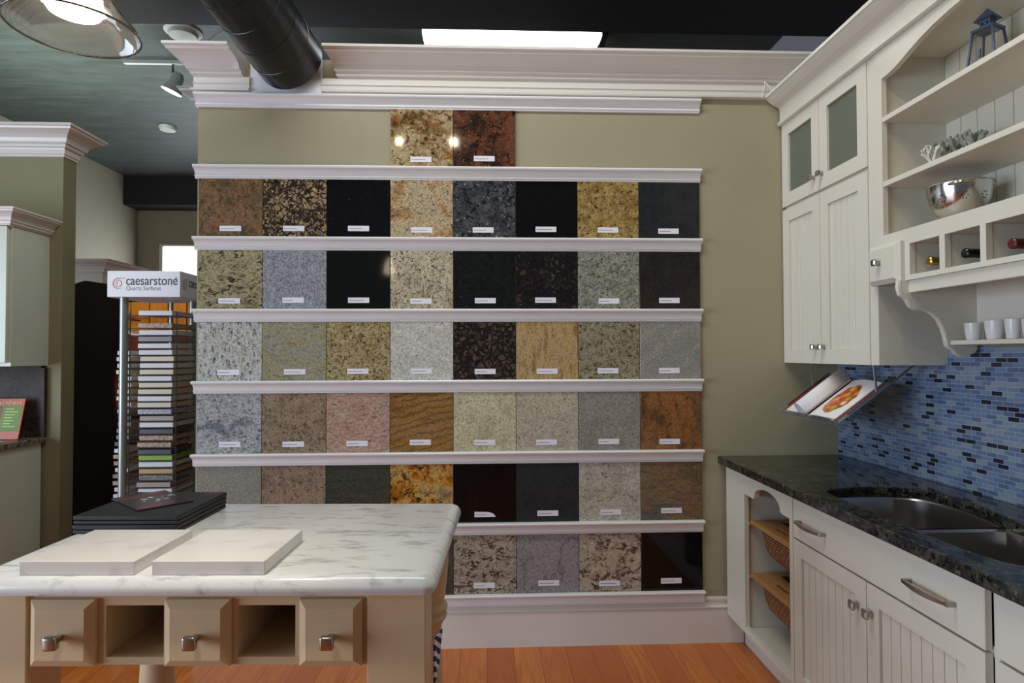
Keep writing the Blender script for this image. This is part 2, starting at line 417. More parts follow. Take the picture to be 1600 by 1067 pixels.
# ================================================================ ROOM SHELL
W = 3.012
def struct(name, bm, m, label=None): return tag(obj(name, bm, m), label, None, None, 'structure')
struct('floor', box(-6.2, 2.2, -4.0, 11, -.1, 0), M['floor'])
struct('ceiling', box(-6.2, 2.6, -4.0, 11, 4.2, 4.3), M['ceil'])
struct('wall_right', box(1.762, 1.88, -1.5, W, 0, 2.72), M['wall'])
struct('wall_back', box(-1.395, 1.88, W, W+.12, 0, 2.86), M['wall'])
struct('wall_left', box(-5.75, -5.62, -4, 10.2, 0, 4.2), M['wall_far'])
# far wall with a window opening x -5.3..-3.2, z 1.2..3.2
struct('wall_far', boxes((-5.62, -5.22, 10.1, 10.22, 0, 4.2), (-3.4, 2.6, 10.1, 10.22, 0, 4.2), (-5.22, -3.4, 10.1, 10.22, 0, 1.2), (-5.22, -3.4, 10.1, 10.22, 3.2, 4.2)), M['wall_far'])
win = bpy.data.objects.new('window_1', None); win.location = (-4.31, 10.1, 1.2); link(win); tag(win, kind='structure')
obj('window_frame', boxes((-.95, -.9, -.03, .05, 0, 2), (.9, .95, -.03, .05, 0, 2), (-.9, .9, -.03, .05, 0, .05), (-.9, .9, -.03, .05, 1.97, 2.0), (-.02, .02, -.01, .03, .05, 1.97), (-.9, .9, -.01, .03, 1.0, 1.03)), M['trim'], win)
obj('window_pane', box(-.9, .9, .03, .04, .05, 1.97), M['daylight'], win)
struct('trim_1', box(-5.62, 2.6, 9.7, 10.1, 3.75, 4.2), M['beam'], 'dark beam along the far wall below the ceiling')
tag(obj('ceiling_beam', box(-3.2, 2.6, 3.9, 4.38, 3.75, 4.2), M['beam']), 'broad black beam under the ceiling behind the tile wall', None, None, 'structure')
# left partition wall and second partition behind the display wall
struct('wall_partition', box(-4.4, -2.535, 3.77, 3.885, 0, 2.74), M['wall_shaded'], 'short olive partition wall with a white crown, left of the tile wall')
struct('wall_rear_partition', box(-2.265, .6, 4.9, 5.0, 0, 3.45), M['wall'])

CROWN = [(0, 0), (.118, 0), (.118, -.012), (.108, -.018), (.104, -.028), (.086, -.036), (.066, -.048), (.05, -.066), (.042, -.084), (.042, -.092), (.030, -.096), (.028, -.112), (.016, -.116), (.014, -.124), (0, -.124)]
FRIEZE = [(0, -.122), (.016, -.122), (.016, -.150), (.022, -.154), (.016, -.160), (.016, -.176), (.028, -.182), (.026, -.190), (0, -.192)]
def crown_path(bm, prof, z, path): return sweep(bm, [(p, z+q) for p, q in prof], path)
ZC = 2.885
t1 = bmesh.new()
crown_path(t1, CROWN, ZC, [(-1.395, W+.12, -1, 0), (-1.395, W, -1, -1), (-1.17, W, -.35, -1)])
crown_path(t1, FRIEZE, ZC, [(-1.395, W+.12, -1, 0), (-1.395, W, -1, -1), (-1.145, W, 0, -1)])
struct('trim_2', t1, M['trim'], 'short length of white crown moulding left of the duct')
t1 = bmesh.new()
crown_path(t1, CROWN, ZC, [(-.715, W, -.5, -1), (1.76, W, 0, -1)])
crown_path(t1, FRIEZE, ZC, [(-.80, W, 0, -1), (1.76, W, 0, -1)])
struct('trim_3', t1, M['trim'], 'long white crown moulding right of the duct, along the wall top')
struct('trim_4', box(-1.145, -.80, W-.006, W, ZC-.195, 2.86), M['sign'], 'plain white panel behind the duct end')
t1 = bmesh.new()
crown_path(t1, CROWN, 2.775, [(-4.4, 3.77, 0, -1), (-2.535, 3.77, 1, -1), (-2.535, 3.885, 1, 1), (-4.4, 3.885, 0, 1)])
crown_path(t1, [(0, -.124), (.014, -.124), (.014, -.15), (.008, -.155), (.008, -.165), (0, -.168)], 2.775, [(-4.4, 3.77, 0, -1), (-2.535, 3.77, 1, -1), (-2.535, 3.885, 1, 1), (-4.4, 3.885, 0, 1)])
struct('trim_5', t1, M['trim'], 'white crown moulding wrapping the end of the left partition')
t1 = bmesh.new()
crown_path(t1, CROWN, 3.49, [(-2.265, 5.0, -1, 0), (-2.265, 4.9, -1, -1), (.6, 4.9, 0, -1)])
struct('trim_6', t1, M['trim'])
BASEB = [(0, 0), (.014, 0), (.014, .168), (.020, .172), (.020, .178), (.012, .183), (.012, .203), (.016, .207), (.016, .219), (0, .222)]
struct('baseboard_back', sweep(bmesh.new(), [(p*.8, z) for p, z in BASEB], [(-1.395, W, 0, -1), (1.262, W, 0, -1)]), M['trim'])
struct('baseboard_partition', box(-4.4, -2.525, 3.755, 3.77, 0, .2), M['trim'])

# mosaic on right wall (counter to shelf height)
tag(obj('backsplash', box(1.753, 1.7605, .8, W-.002, .9145, 1.44), M['mosaic']), 'blue and grey glass mosaic backsplash with scattered dark strips', 'backsplash')

# ================================================================ DISPLAY RAILS
ZR = [2.680, 2.332, 1.986, 1.639, 1.295, .948, .603, .261]
RAILP = [(0, -.0615), (.009, -.0615), (.011, -.058), (.010, -.0545), (.015, -.052), (.016, -.047), (.013, -.044), (.013, -.036), (.017, -.027), (.025, -.019), (.034, -.016), (.040, -.012), (.042, -.006), (.038, 0), (.012, 0), (.012, -.018), (0, -.018)]
rail_w = ['topmost, just under the crown moulding', 'second from the top, under the two lone tiles', 'third from the top', 'fourth from the top', 'fifth from the top, at mid height', 'sixth from the top', 'second from the bottom', 'lowest, on top of the baseboard']
for k, z in enumerate(ZR):
    prof = [(p, z+q) for p, q in RAILP]
    if k == 7: prof = [(.0165, z-.0615), (.0195, z-.058), (.0185, z-.0545), (.020, z-.052), (.020, z-.047), (.018, z-.044), (.018, z-.036)]+[(p, z+q) for p, q in RAILP[8:14]]+[(.0165, z)]
    o = obj('display_rail', sweep(bmesh.new(), prof, [(-1.403, W, 0, -1), (1.063, W, 0, -1)]), M['rail'])
    tag(o, 'long white moulded ledge rail, '+rail_w[k], 'display rail', 'ledge rails across the tile wall')

# ================================================================ STONE SAMPLES
K = (20, 18, 17)
T = {}
def tl(r, c, desc, base, **k): T[(r, c)] = (desc, base, k)
tl(0, 3, 'gold and cream granite sample with dark veins and rusty patches', [(88, 68, 42), (148, 120, 80), (180, 160, 122), (176, 156, 120)], s1=11, vein=[((70, 50, 34), .30, 16), ((150, 98, 50), .2, 8)])
tl(0, 4, 'polished dark rust red granite sample', [(48, 36, 30), (92, 58, 42), (118, 72, 52), (84, 66, 58)], s1=7, vein=((34, 28, 26), .30, 9), speck=((130, 110, 90), .05, 60), rough=.05)
tl(1, 0, 'rusty brown slab sample clouded with green', [(74, 76, 62), (124, 98, 68), (140, 104, 74), (104, 98, 72)], s1=6, vein=((92, 72, 50), .3, 18), rr=.7, rough=.25)
tl(1, 1, 'pebbled brown and cream granite sample with dark joints', [(150, 126, 94), (178, 154, 118), (122, 100, 76)], s1=16, cell=((46, 38, 34), .22, 24), vein=((58, 46, 38), .22, 20), speck=((60, 50, 42), .2, 40))
tl(1, 2, 'plain black sample with faint specks', [(15, 15, 16), (19, 19, 20)], s1=10, speck=((70, 70, 76), -.18, 50))
tl(1, 3, 'cream granite sample with orange patches and grey speckles', [(186, 170, 140), (200, 178, 138), (166, 112, 54), (190, 166, 132)], s1=4, vein=[((70, 50, 40), .14, 18), ((150, 132, 108), .3, 46)], speck=((96, 80, 64), .16, 70))
tl(1, 4, 'dark grey granite sample glinting with silver flecks', [(48, 49, 51), (68, 69, 71), (88, 88, 90)], s1=24, speck=[((150, 152, 158), -.02, 60), ((34, 36, 40), .3, 44)])
tl(1, 5, 'solid jet black polished sample', [(13, 13, 13), (15, 15, 15)], s1=8, rough=.06)
tl(1, 6, 'mustard gold granite sample with fine brown grain', [(128, 100, 52), (160, 132, 78), (182, 158, 108)], s1=40, speck=[((78, 58, 34), .16, 48), ((120, 98, 60), .2, 90)])
tl(1, 7, 'blue-black cloudy charcoal sample at the right end', [(34, 36, 38), (43, 46, 48), (36, 38, 40)], s1=5, vein=((46, 50, 56), .1, 12), rough=.2)
tl(2, 0, 'olive cream granite sample with black flowing flecks', [(120, 108, 74), (158, 148, 112), (176, 166, 134), (138, 122, 76)], s1=14, vein=((50, 48, 42), .3, 18), stretch=(.8, 1, 1.5), dist=1)
tl(2, 1, 'fine salt and pepper blue-grey granite sample', [(132, 134, 140), (154, 156, 162), (172, 173, 178)], s1=60, speck=((92, 98, 112), .28, 120))
tl(2, 2, 'plain glossy black sample with a torn name card', [(17, 18, 17), (20, 21, 19)], s1=9, rough=.06)
tl(2, 3, 'warm cream granite sample sprinkled with black', [(168, 156, 130), (192, 180, 152), (204, 194, 168)], s1=20, vein=((88, 76, 68), .24, 30), speck=((80, 68, 60), .12, 60), stretch=(1.3, 1, .9), ang=20)
tl(2, 4, 'black green sample with tiny bright flecks', [(16, 20, 19), (26, 30, 28), (20, 24, 22)], s1=16, speck=((110, 118, 112), -.16, 60), vein=((44, 46, 42), .02, 24))
tl(2, 5, 'dark granite sample with brown blotches', [(30, 27, 26), (44, 38, 34), (82, 68, 54)], s1=20, cell=((28, 26, 26), .3, 22), vein=((96, 78, 58), .02, 22))
tl(2, 6, 'even grey-green speckled granite sample', [(108, 106, 94), (142, 140, 126), (158, 155, 140)], s1=48, speck=[((58, 60, 56), .22, 64), ((176, 176, 164), .08, 70)])
tl(2, 7, 'near-black brownish sample at the right end', [(34, 30, 30), (44, 38, 36), (52, 42, 38)], s1=7, rough=.15)
tl(3, 0, 'white-grey granite sample with slanting black flecks', [(176, 178, 170), (202, 202, 194), (190, 188, 172)], s1=16, vein=((88, 92, 92), .28, 24), stretch=(1.8, 1, .8), ang=-30)
tl(3, 1, 'green-beige sample with soft level streaks', [(148, 144, 118), (160, 150, 118), (152, 152, 138), (166, 148, 108)], s1=9, vein=((122, 112, 84), .15, 20), stretch=(.45, 1, 1.9), rough=.2)
tl(3, 2, 'tan granite sample with dark brown specks', [(150, 130, 88), (176, 158, 112), (186, 170, 128)], s1=26, vein=((74, 56, 46), .28, 30), speck=((90, 72, 56), .1, 70))
tl(3, 3, 'pale grey-white sample with sparse fine specks', [(190, 188, 178), (202, 198, 188), (208, 204, 194)], s1=12, speck=((110, 102, 98), -.01, 60), rough=.25)
tl(3, 4, 'black granite sample packed with round brown crystals', [(84, 66, 52), (98, 78, 62), (72, 58, 48)], s1=20, cell=((34, 30, 29), .26, 20), speck=((30, 28, 28), .18, 50))
tl(3, 5, 'golden beige sample with upright streaks', [(168, 138, 88), (190, 160, 108), (180, 156, 118), (150, 112, 68)], s1=14, vein=((140, 104, 60), .2, 30), stretch=(1.7, 1, .5), ang=6)
tl(3, 6, 'olive-beige granite sample with crowded black flecks', [(124, 116, 90), (150, 142, 112), (160, 152, 126)], s1=30, vein=((66, 60, 54), .28, 34), speck=((180, 172, 148), -.02, 60))
tl(3, 7, 'plain mid-grey sample with faint wavy lines', [(136, 134, 128), (146, 144, 136), (152, 148, 142)], s1=5, wave=((162, 156, 146), .12, 3.2, 9), ang=35, rough=.2)
tl(4, 0, 'blue-grey and white mottled granite sample', [(124, 128, 134), (162, 165, 166), (186, 186, 182), (148, 150, 150)], s1=12, vein=((74, 84, 98), .24, 26), stretch=(1, 1, 1.4), ang=20)
tl(4, 1, 'brown granite sample with an even dark speckle', [(136, 116, 94), (156, 134, 110), (162, 144, 122)], s1=22, vein=((96, 80, 70), .28, 36))
tl(4, 2, 'pink sample with slanting maroon flecks', [(176, 154, 138), (196, 160, 144), (186, 150, 132), (190, 170, 152)], s1=7, vein=[((118, 78, 74), .2, 20), ((164, 136, 118), .3, 34)], stretch=(.6, 1, 2.2), ang=20)
tl(4, 3, 'golden brown sample with sweeping dark bands', [(134, 96, 50), (160, 118, 66), (150, 112, 64)], s1=6, wave=((106, 82, 46), .35, 5.5, 7), vein=((96, 66, 40), .1, 24), stretch=(.8, 1, 1.8), ang=28)
tl(4, 4, 'cream sample dotted with olive-brown blotches', [(176, 168, 134), (200, 192, 160), (206, 198, 170)], s1=9, vein=((112, 98, 66), .06, 17), speck=((168, 156, 116), .16, 60))
tl(4, 5, 'pale pinkish-grey sample with faint dots', [(176, 168, 152), (186, 174, 156), (190, 176, 152)], s1=7, speck=((120, 108, 96), -.06, 56), rough=.22)
tl(4, 6, 'grey-taupe fine grained sample', [(138, 136, 124), (148, 144, 132), (152, 148, 138)], s1=14, speck=((106, 100, 92), .06, 70), rough=.2)
tl(4, 7, 'orange-brown rusty sample with dark smears', [(96, 70, 44), (140, 92, 50), (152, 102, 58), (116, 86, 56)], s1=7, vein=((84, 62, 44), .18, 12), stretch=(1.4, 1, .8), ang=-35, rough=.15)
tl(5, 0, 'hazy grey-green sample with thin pale lines behind the black boxes', [(134, 134, 122), (146, 144, 132), (140, 138, 128)], s1=8, vein=((160, 156, 146), .02, 14), rough=.2)
tl(5, 1, 'pinkish brown speckled granite sample half behind the island', [(120, 104, 88), (144, 124, 106), (160, 134, 112), (120, 112, 102)], s1=12, vein=((70, 58, 52), .18, 26))
tl(5, 2, 'plain dark olive-grey sample, half hidden by the island', [(62, 66, 56), (68, 72, 62), (58, 62, 54)], s1=3, stretch=(.4, 1, 2), rough=.12)
tl(5, 3, 'fiery orange granite sample at the island corner', [(120, 66, 16), (186, 120, 40), (206, 166, 96), (150, 128, 92)], s1=9, vein=[((52, 30, 18), .24, 14), ((110, 70, 34), .15, 34)])
tl(5, 4, 'black sample whose name card is peeling off', [(11, 11, 12), (14, 14, 15)], s1=8, speck=((60, 60, 66), -.22, 40), rough=.06)
tl(5, 5, 'matt charcoal sample beside a pale one', [(40, 44, 47), (46, 50, 52), (42, 46, 48)], s1=8, rough=.3)
tl(5, 6, 'pale grey-cream sample with broken black veins', [(170, 166, 150), (188, 184, 168), (194, 188, 174)], s1=8, vein=((96, 88, 80), .10, 14), speck=((140, 130, 118), .02, 60), stretch=(1, 1, 1.3), ang=-25)
tl(5, 7, 'brown sample crossed by slanting grey veins', [(104, 88, 66), (124, 98, 70), (132, 104, 76), (96, 92, 84)], s1=7, vein=((84, 80, 74), .18, 9), stretch=(.6, 1, 2.2), ang=26, rough=.15)
tl(6, 3, 'dark brown sliver mostly hidden behind the island', [(70, 62, 54), (88, 80, 70)], s1=20)
tl(6, 4, 'cream sample netted with dark brown veins', [(168, 156, 138), (180, 166, 148), (176, 162, 146)], s1=10, vein=[((56, 44, 38), .32, 15), ((110, 94, 80), .12, 40)], stretch=(.9, 1, 1.5), ang=-15, dist=1.2)
tl(6, 5, 'smooth grey sample with thin branching veins', [(138, 136, 136), (152, 148, 148), (146, 142, 142)], s1=4, wave=((118, 112, 112), .05, 1.1, 16), stretch=(1.3, 1, .8), ang=30, rough=.18)
tl(6, 6, 'cream granite sample smeared with chocolate blotches', [(176, 160, 142), (194, 180, 162), (188, 172, 156)], s1=10, vein=[((84, 64, 54), .34, 12), ((130, 108, 94), .12, 36)], dist=.9, ang=35, stretch=(1, 1, 1.3))
tl(6, 7, 'solid black sample in the bottom right corner', [(10, 10, 10), (13, 13, 14)], s1=8, rough=.06)
rowp = ['of the top pair', 'in the second row', 'in the third row', 'in the fourth row', 'in the fifth row', 'in the sixth row', 'in the bottom row']
colp = ['leftmost', 'second from left', 'third from left', 'fourth from left', 'fourth from right', 'third from right', 'second from right', 'rightmost']
for (r, c), (desc, base, kw) in T.items():
    m = granite('stone_%d_%d' % (r, c), base, seed=r*8+c, **kw)
    x0 = -1.385+.3055*c; zb = ZR[r+1]-.017; zt = ZR[r]-.0625
    cx, cz = x0+.1525, zb
    th = thing('stone_sample', desc+', '+('left ' if c == 3 and r == 0 else 'right ' if r == 0 else colp[c]+' ')+rowp[r], 'stone sample', (cx, W-.001, cz), 0, 'stone samples on the tile wall')
    obj('slab', box(-.1515, .1515, -.0108, 0, 0, zt-zb, .0012, 1), m, th)
    jx = random.uniform(-.006, .006)-.002; jz = .017+.030+random.uniform(-.004, .004)
    card = bmesh.new()
    if (r, c) == (5, 4):
        pts = [(-.051, jz), (.051, jz), (.048, jz+.008), (.036, jz+.018), (.016, jz+.024), (-.051, jz+.026)]
    else:
        pts = [(jx-.051, jz), (jx+.051, jz), (jx+.051, jz+.026), (jx-.051, jz+.026)]
    prism(card, pts, 'y', -.0122, -.0109)
    co = obj('name_card', card, M['card'], th)
    wl = random.uniform(.045, .075)
    ln = bmesh.new(); x = jx-.046
    while x < jx-.046+wl:
        ww = random.uniform(.004, .009); B(ln, x, x+ww, -.0126, -.0123, jz+.0105, jz+.0135); x += ww-.0002
    obj('printed_line', ln, M['cardink'], co)

# ================================================================ RIGHT: BASE CABINETS
FX = 1.175
def pull(parent, y0, y1, z, x=FX):
    """arched bar pull, along Y, on a face at x (facing -X)"""
    bm = bmesh.new(); n = 14
    prev = None
    for i in range(n+1):
        t = i/n; y = y0+(y1-y0)*t; b = math.sin(PI*t)
        off = .022+.010*b; hh = .004+.003*b
        ring = [bm.verts.new((x-off-.004, y, z-hh)), bm.verts.new((x-off-.004, y, z+hh)), bm.verts.new((x-off+.003, y, z+hh)), bm.verts.new((x-off+.003, y, z-hh))]
        if prev:
            for k in range(4): bm.faces.new((prev[k], prev[(k+1) % 4], ring[(k+1) % 4], ring[k]))
        else: bm.faces.new(ring)
        prev = ring
    bm.faces.new(prev[::-1])
    for y in (y0, y1):
        B(bm, x-.026, x+.0005, y-.006, y+.006, z-.006, z+.006, .0015, 1)
    return obj('handle', bm, M['nickel'], parent, smooth=False)
def knob(parent, y, z, x=FX, s=.014):
    bm = bmesh.new()
    B(bm, x-.018, x+.0005, y-.006, y+.006, z-.006, z+.006)
    r0 = [(x-.016, s*.75), (x-.020, s), (x-.026, s), (x-.030, s*.6)]
    prev = None
    for xx, h in r0:
        ring = [bm.verts.new((xx, y+a*h, z+b*h)) for a, b in ((-1, -.8), (-.8, -1), (.8, -1), (1, -.8), (1, .8), (.8, 1), (-.8, 1), (-1, .8))]
        if prev:
            for k in range(8): bm.faces.new((prev[k], prev[(k+1) % 8], ring[(k+1) % 8], ring[k]))
        else: bm.faces.new(ring)
        prev = ring
    bm.faces.new(prev[::-1])
    return obj('knob', bm, M['nickel'], parent)
def bead_door(name, parent, y0, y1, z0, z1, x=FX, st=.058, glass=False, th=.02, groove=.041):
    """framed door facing -X; recessed bead-board or glass panel"""
    o = plate(name, rect(y0, y1, z0, z1), [rect(y0+st, y1-st, z0+st, z1-st)], x, x+th, M['cab'], parent, 0, YZ)
    bm = bmesh.new()
    a, b, c, d = y0+st, y1-st, z0+st, z1-st
    if glass:
        B(bm, x+.010, x+.014, a-.004, b+.004, c-.004, d+.004)
        obj('glass_pane', bm, M['frost'], o)
    else:
        n = max(2, round((b-a)/groove)); wdt = (b-a)/n
        for i in range(n):
            B(bm, x+.008, x+.015, a+i*wdt+.0016, a+(i+1)*wdt-.0016, c, d, .001, 1)
        B(bm, x+.0125, x+.016, a-.004, b+.004, c-.004, d+.004)
        obj('beadboard_panel', bm, M['cab'], o)
    return o
zk, zt = .145, .876
# --- basket unit  Y 2.334..3.0
bu = thing('basket_cabinet', 'white base cabinet with arched opening holding two wicker baskets, by the tile wall', 'cabinet', (0, 0, 0))
arch = [(2.78, .175), (2.36, .175), (2.36, .777), (2.415, .777)]
for i in range(13):
    a = PI*i/12; arch.append((2.555-.12*math.cos(a), .777+.012+.05*math.sin(a)+(.0 if 0 < i < 12 else -.006)))
arch += [(2.68, .777), (2.78, .777)]
plate('face_frame', rect(2.334, 2.990, zk, zt), [arch], FX, FX+.02, M['cab'], bu, 0, YZ)
obj('carcass', boxes((FX+.02, 1.745, 2.335, 2.353, zk, zt), (FX+.02, 1.745, 2.972, 2.990, zk, zt), (FX+.02, 1.745, 2.353, 2.972, zk, zk+.018), (1.733, 1.745, 2.353, 2.972, zk, zt), (FX+.02, 1.73, 2.353, 2.79, .862, zt), (FX+.02, 1.73, 2.79, 2.80, zk, zt)), M['cab'], bu)
obj('toe_kick', box(1.262, 1.278, 2.335, 2.990, 0, zk), M['cab'], bu)
obj('runner', boxes((FX+.021, 1.70, 2.766, 2.789, .636, .650), (FX+.021, 1.70, 2.766, 2.789, .396, .410), bev=.001), M['wicker_wood'], bu)
def basket(z, label):
    t = thing('wicker_basket', label, 'basket', (1.205, 2.565, z), 0, 'wicker drawers of the basket cabinet')
    # local: x 0..0.48 deep, y -.20..+.198
    plate('wooden_rim', rect(-.008, .45, -.197, .197), [rect(.105, .40, -.150, .150), [(.034, -.05), (.052, -.05), (.052, .05), (.034, .05)]], -.020, 0, M['wicker_wood'], t, .002)
    body = bmesh.new()
    rings = []
    for k, (ins, dz) in enumerate(((0, -.0205), (.004, -.05), (.010, -.09), (.022, -.125), (.042, -.148), (.075, -.155))):
        pts = []
        x0, x1, y0, y1 = .012+ins, .43-ins, -.150+ins, .150-ins; r = .03
        for cx, cy, a0 in ((x1-r, y1-r, 0), (x0+r, y1-r, 90), (x0+r, y0+r, 180), (x1-r, y0+r, 270)):
            for s in range(5):
                a = math.radians(a0+s*22.5); pts.append(body.verts.new((cx+r*math.cos(a), cy+r*math.sin(a), dz)))
        rings.append(pts)
    n = len(rings[0])
    for a, b in zip(rings, rings[1:]):
        for i in range(n): body.faces.new((a[i], a[(i+1) % n], b[(i+1) % n], b[i]))
    body.faces.new(rings[-1])
    o = obj('woven_body', body, M['wicker'], t, smooth=True)
    sd = o.modifiers.new('thick', 'SOLIDIFY'); sd.thickness = .006; sd.offset = 0
basket(.664, 'upper wicker basket on wooden runners in the arched cabinet')
basket(.424, 'lower wicker basket with a slotted wooden front board in the arched cabinet')

# --- sink cabinet Y 1.405..2.334
sk = thing('sink_cabinet', 'white base cabinet under the sink with a wide false front and two beadboard doors', 'cabinet', (0, 0, 0))
obj('carcass', boxes((FX+.022, 1.745, 1.40, 1.418, zk, zt), (FX+.022, 1.745, 2.315, 2.333, zk, zt), (FX+.022, 1.745, 1.418, 2.315, zk, zk+.018), (FX+.022, FX+.04, 1.418, 2.315, .70, .725)), M['cab'], sk)
obj('toe_kick', box(1.262, 1.278, 1.40, 2.334, 0, zk), M['cab'], sk)
ff = obj('false_front', box(FX, FX+.02, 1.42, 2.330, .715, .868, .002, 1), M['cab'], sk)
pull(ff, 2.106, 2.27, .787); pull(ff, 1.512, 1.672, .787)
d1 = bead_door('door', sk, 1.878, 2.330, .150, .709); knob(d1, 1.918, .622)
d2 = bead_door('door', sk, 1.420, 1.874, .150, .709); knob(d2, 1.848, .622)
# --- next cabinet toward the camera Y .85..1.395
nc = thing('drawer_cabinet', 'white base cabinet right of the sink cabinet, cut by the photo edge', 'cabinet', (0, 0, 0))
obj('carcass', boxes((FX+.022, 1.745, .85, 1.398, zk, zt)), M['cab'], nc)
obj('toe_kick', box(1.262, 1.278, .85, 1.398, 0, zk), M['cab'], nc)
obj('drawer', box(FX, FX+.02, .86, 1.385, .715, .868, .002, 1), M['cab'], nc)
bead_door('door', nc, .86, 1.385, .150, .709)

# --- countertop with sink cut-out
def bowl_outline(k=0.):
    pts = []
    # left bowl (far) deep D shape, right bowl nearer; single outline with soft waist
    key = [(1.235+k, 2.18-k), (1.262+k, 2.235-k), (1.33, 2.262-k), (1.45, 2.272-k), (1.56, 2.255-k), (1.612-k, 2.21-k), (1.632-k, 2.12), (1.630-k, 2.0), (1.605-k, 1.88), (1.585-k, 1.80), (1.580-k, 1.70), (1.575-k, 1.55), (1.55-k, 1.45+k), (1.49, 1.405+k), (1.38, 1.395+k), (1.29+k, 1.41+k), (1.245+k, 1.46+k), (1.228+k, 1.58), (1.226+k, 1.8), (1.228+k, 2.0)]
    n = len(key)
    for i in range(n):
        p0, p1, p2, p3 = [Vector(key[(i+j-1) % n]) for j in range(4)]
        for s in range(4):
            t = s/4
            q = .5*((2*p1)+(-p0+p2)*t+(2*p0-5*p1+4*p2-p3)*t*t+(-p0+3*p1-3*p2+p3)*t**3)
            pts.append((q.x, q.y))
    return pts
ct = plate('countertop', rect(1.140, 1.752, .83, 3.005), [bowl_outline()], .877, .914, M['dark_granite'], None, .004)
tag(ct, 'polished black speckled granite countertop along the right wall', 'countertop')
snk = thing('double_sink', 'stainless steel undermount double bowl sink set in the black counter', 'sink', (1.43, 1.83, .70))
def bowl(pts, depth, name):
    bm = bmesh.new(); cx = sum(p[0] for p in pts)/len(pts); cy = sum(p[1] for p in pts)/len(pts)
    rings = []
    for sc_, z in ((1.02, .8765), (.985, .870), (.965, .80), (.94, .74), (.88, .70-depth), (.70, .692-depth), (.1, .688-depth)):
        rings.append([bm.verts.new((cx+(p[0]-cx)*sc_-1.43, cy+(p[1]-cy)*sc_-1.83, z-.70)) for p in pts])
    n = len(pts)
    for a, b in zip(rings, rings[1:]):
        for i in range(n): bm.faces.new((a[i], a[(i+1) % n], b[(i+1) % n], b[i]))
    bm.faces.new(rings[-1])
    o = obj(name, bm, M['brushed'], snk, smooth=True)
    dr = lathe(bmesh.new(), [(.001, .003), (.035, .003), (.042, .0), (.03, -.004)], (cx-1.43, cy-1.83, .6915-depth-.70), 24)
    obj('drain', dr, M['steel'], o, smooth=True)
ol = bowl_outline()
DV = 1.85
def clip(pts, keep_far):
    out = []
    n = len(pts)
    for i in range(n):
        a, b = pts[i], pts[(i+1) % n]
        lim = DV+.012 if keep_far else DV-.012
        ia = (a[1] >= lim) if keep_far else (a[1] <= lim); ib = (b[1] >= lim) if keep_far else (b[1] <= lim)
        if ia: out.append(a)
        if ia != ib:
            t = (lim-a[1])/(b[1]-a[1]); out.append((a[0]+t*(b[0]-a[0]), lim))
    return out
bowl(clip(ol, True), 0.0, 'bowl'); bowl(clip(ol, False), 0.0, 'bowl')
obj('divider', box(1.235-1.43, 1.59-1.43, DV-.013-1.83, DV+.013-1.83, .14, .150, .004, 2), M['steel'], snk)
# faucet only shows as a dark sliver at the frame edge
fa = thing('soap_bottle', 'dark slender bottle at the right edge, standing by the backsplash', 'bottle', (1.70, 1.735, .914))
obj('body', lathe(bmesh.new(), [(.03, 0), (.032, .01), (.031, .09), (.026, .12), (.012, .15), (.010, .19), (.0, .19)], seg=24), mat('olive_bottle', s2l((70, 66, 24)), .1), fa, smooth=True)
obj('cap', lathe(bmesh.new(), [(.012, .188), (.012, .215), (0, .215)], seg=20), M['bottle'], fa, smooth=True)

# ================================================================ RIGHT: UPPER CABINETS
UX = 1.48
uc = thing('wall_cabinet', 'white wall cabinet with two small glass doors above two beadboard doors', 'cabinet', (0, 0, 0))
obj('carcass', boxes((UX+.021, 1.752, 2.268, 2.286, 1.373, 2.60), (UX+.021, 1.752, 2.990, 3.005, 1.373, 2.60), (UX+.021, 1.752, 2.286, 2.990, 1.373, 1.391), (UX+.021, 1.752, 2.286, 2.990, 2.13, 2.148), (UX+.021, 1.752, 2.286, 2.990, 2.582, 2.60), (1.742, 1.752, 2.286, 2.990, 1.391, 2.582), (UX+.05, 1.742, 2.286, 2.990, 2.34, 2.358), (UX+.021, UX+.04, 2.286, 2.32, 1.391, 2.582)), M['cab'], uc)
g1 = bead_door('glass_door', uc, 2.664, 3.003, 2.146, 2.558, UX, .062, True); knob(g1, 2.700, 2.212, UX, .012)
g2 = bead_door('glass_door', uc, 2.318, 2.660, 2.146, 2.558, UX, .062, True); knob(g2, 2.635, 2.212, UX, .012)
p1_ = bead_door('door', uc, 2.664, 3.003, 1.373, 2.130, UX, .062); knob(p1_, 2.700, 1.447, UX, .012)
p2_ = bead_door('door', uc, 2.318, 2.660, 1.373, 2.130, UX, .062); knob(p2_, 2.635, 1.447, UX, .012)
obj('corner_stile', box(UX+.004, UX+.021, 2.268, 2.316, 1.373, 2.60), M['cab'], uc)

ou = thing('open_shelf_unit', 'white open wall unit with arched top, two shelves, wine cubbies and a plate shelf', 'shelf unit', (0, 0, 0))
YE = 1.02
ya, yb = 2.226, 1.10
arc = []
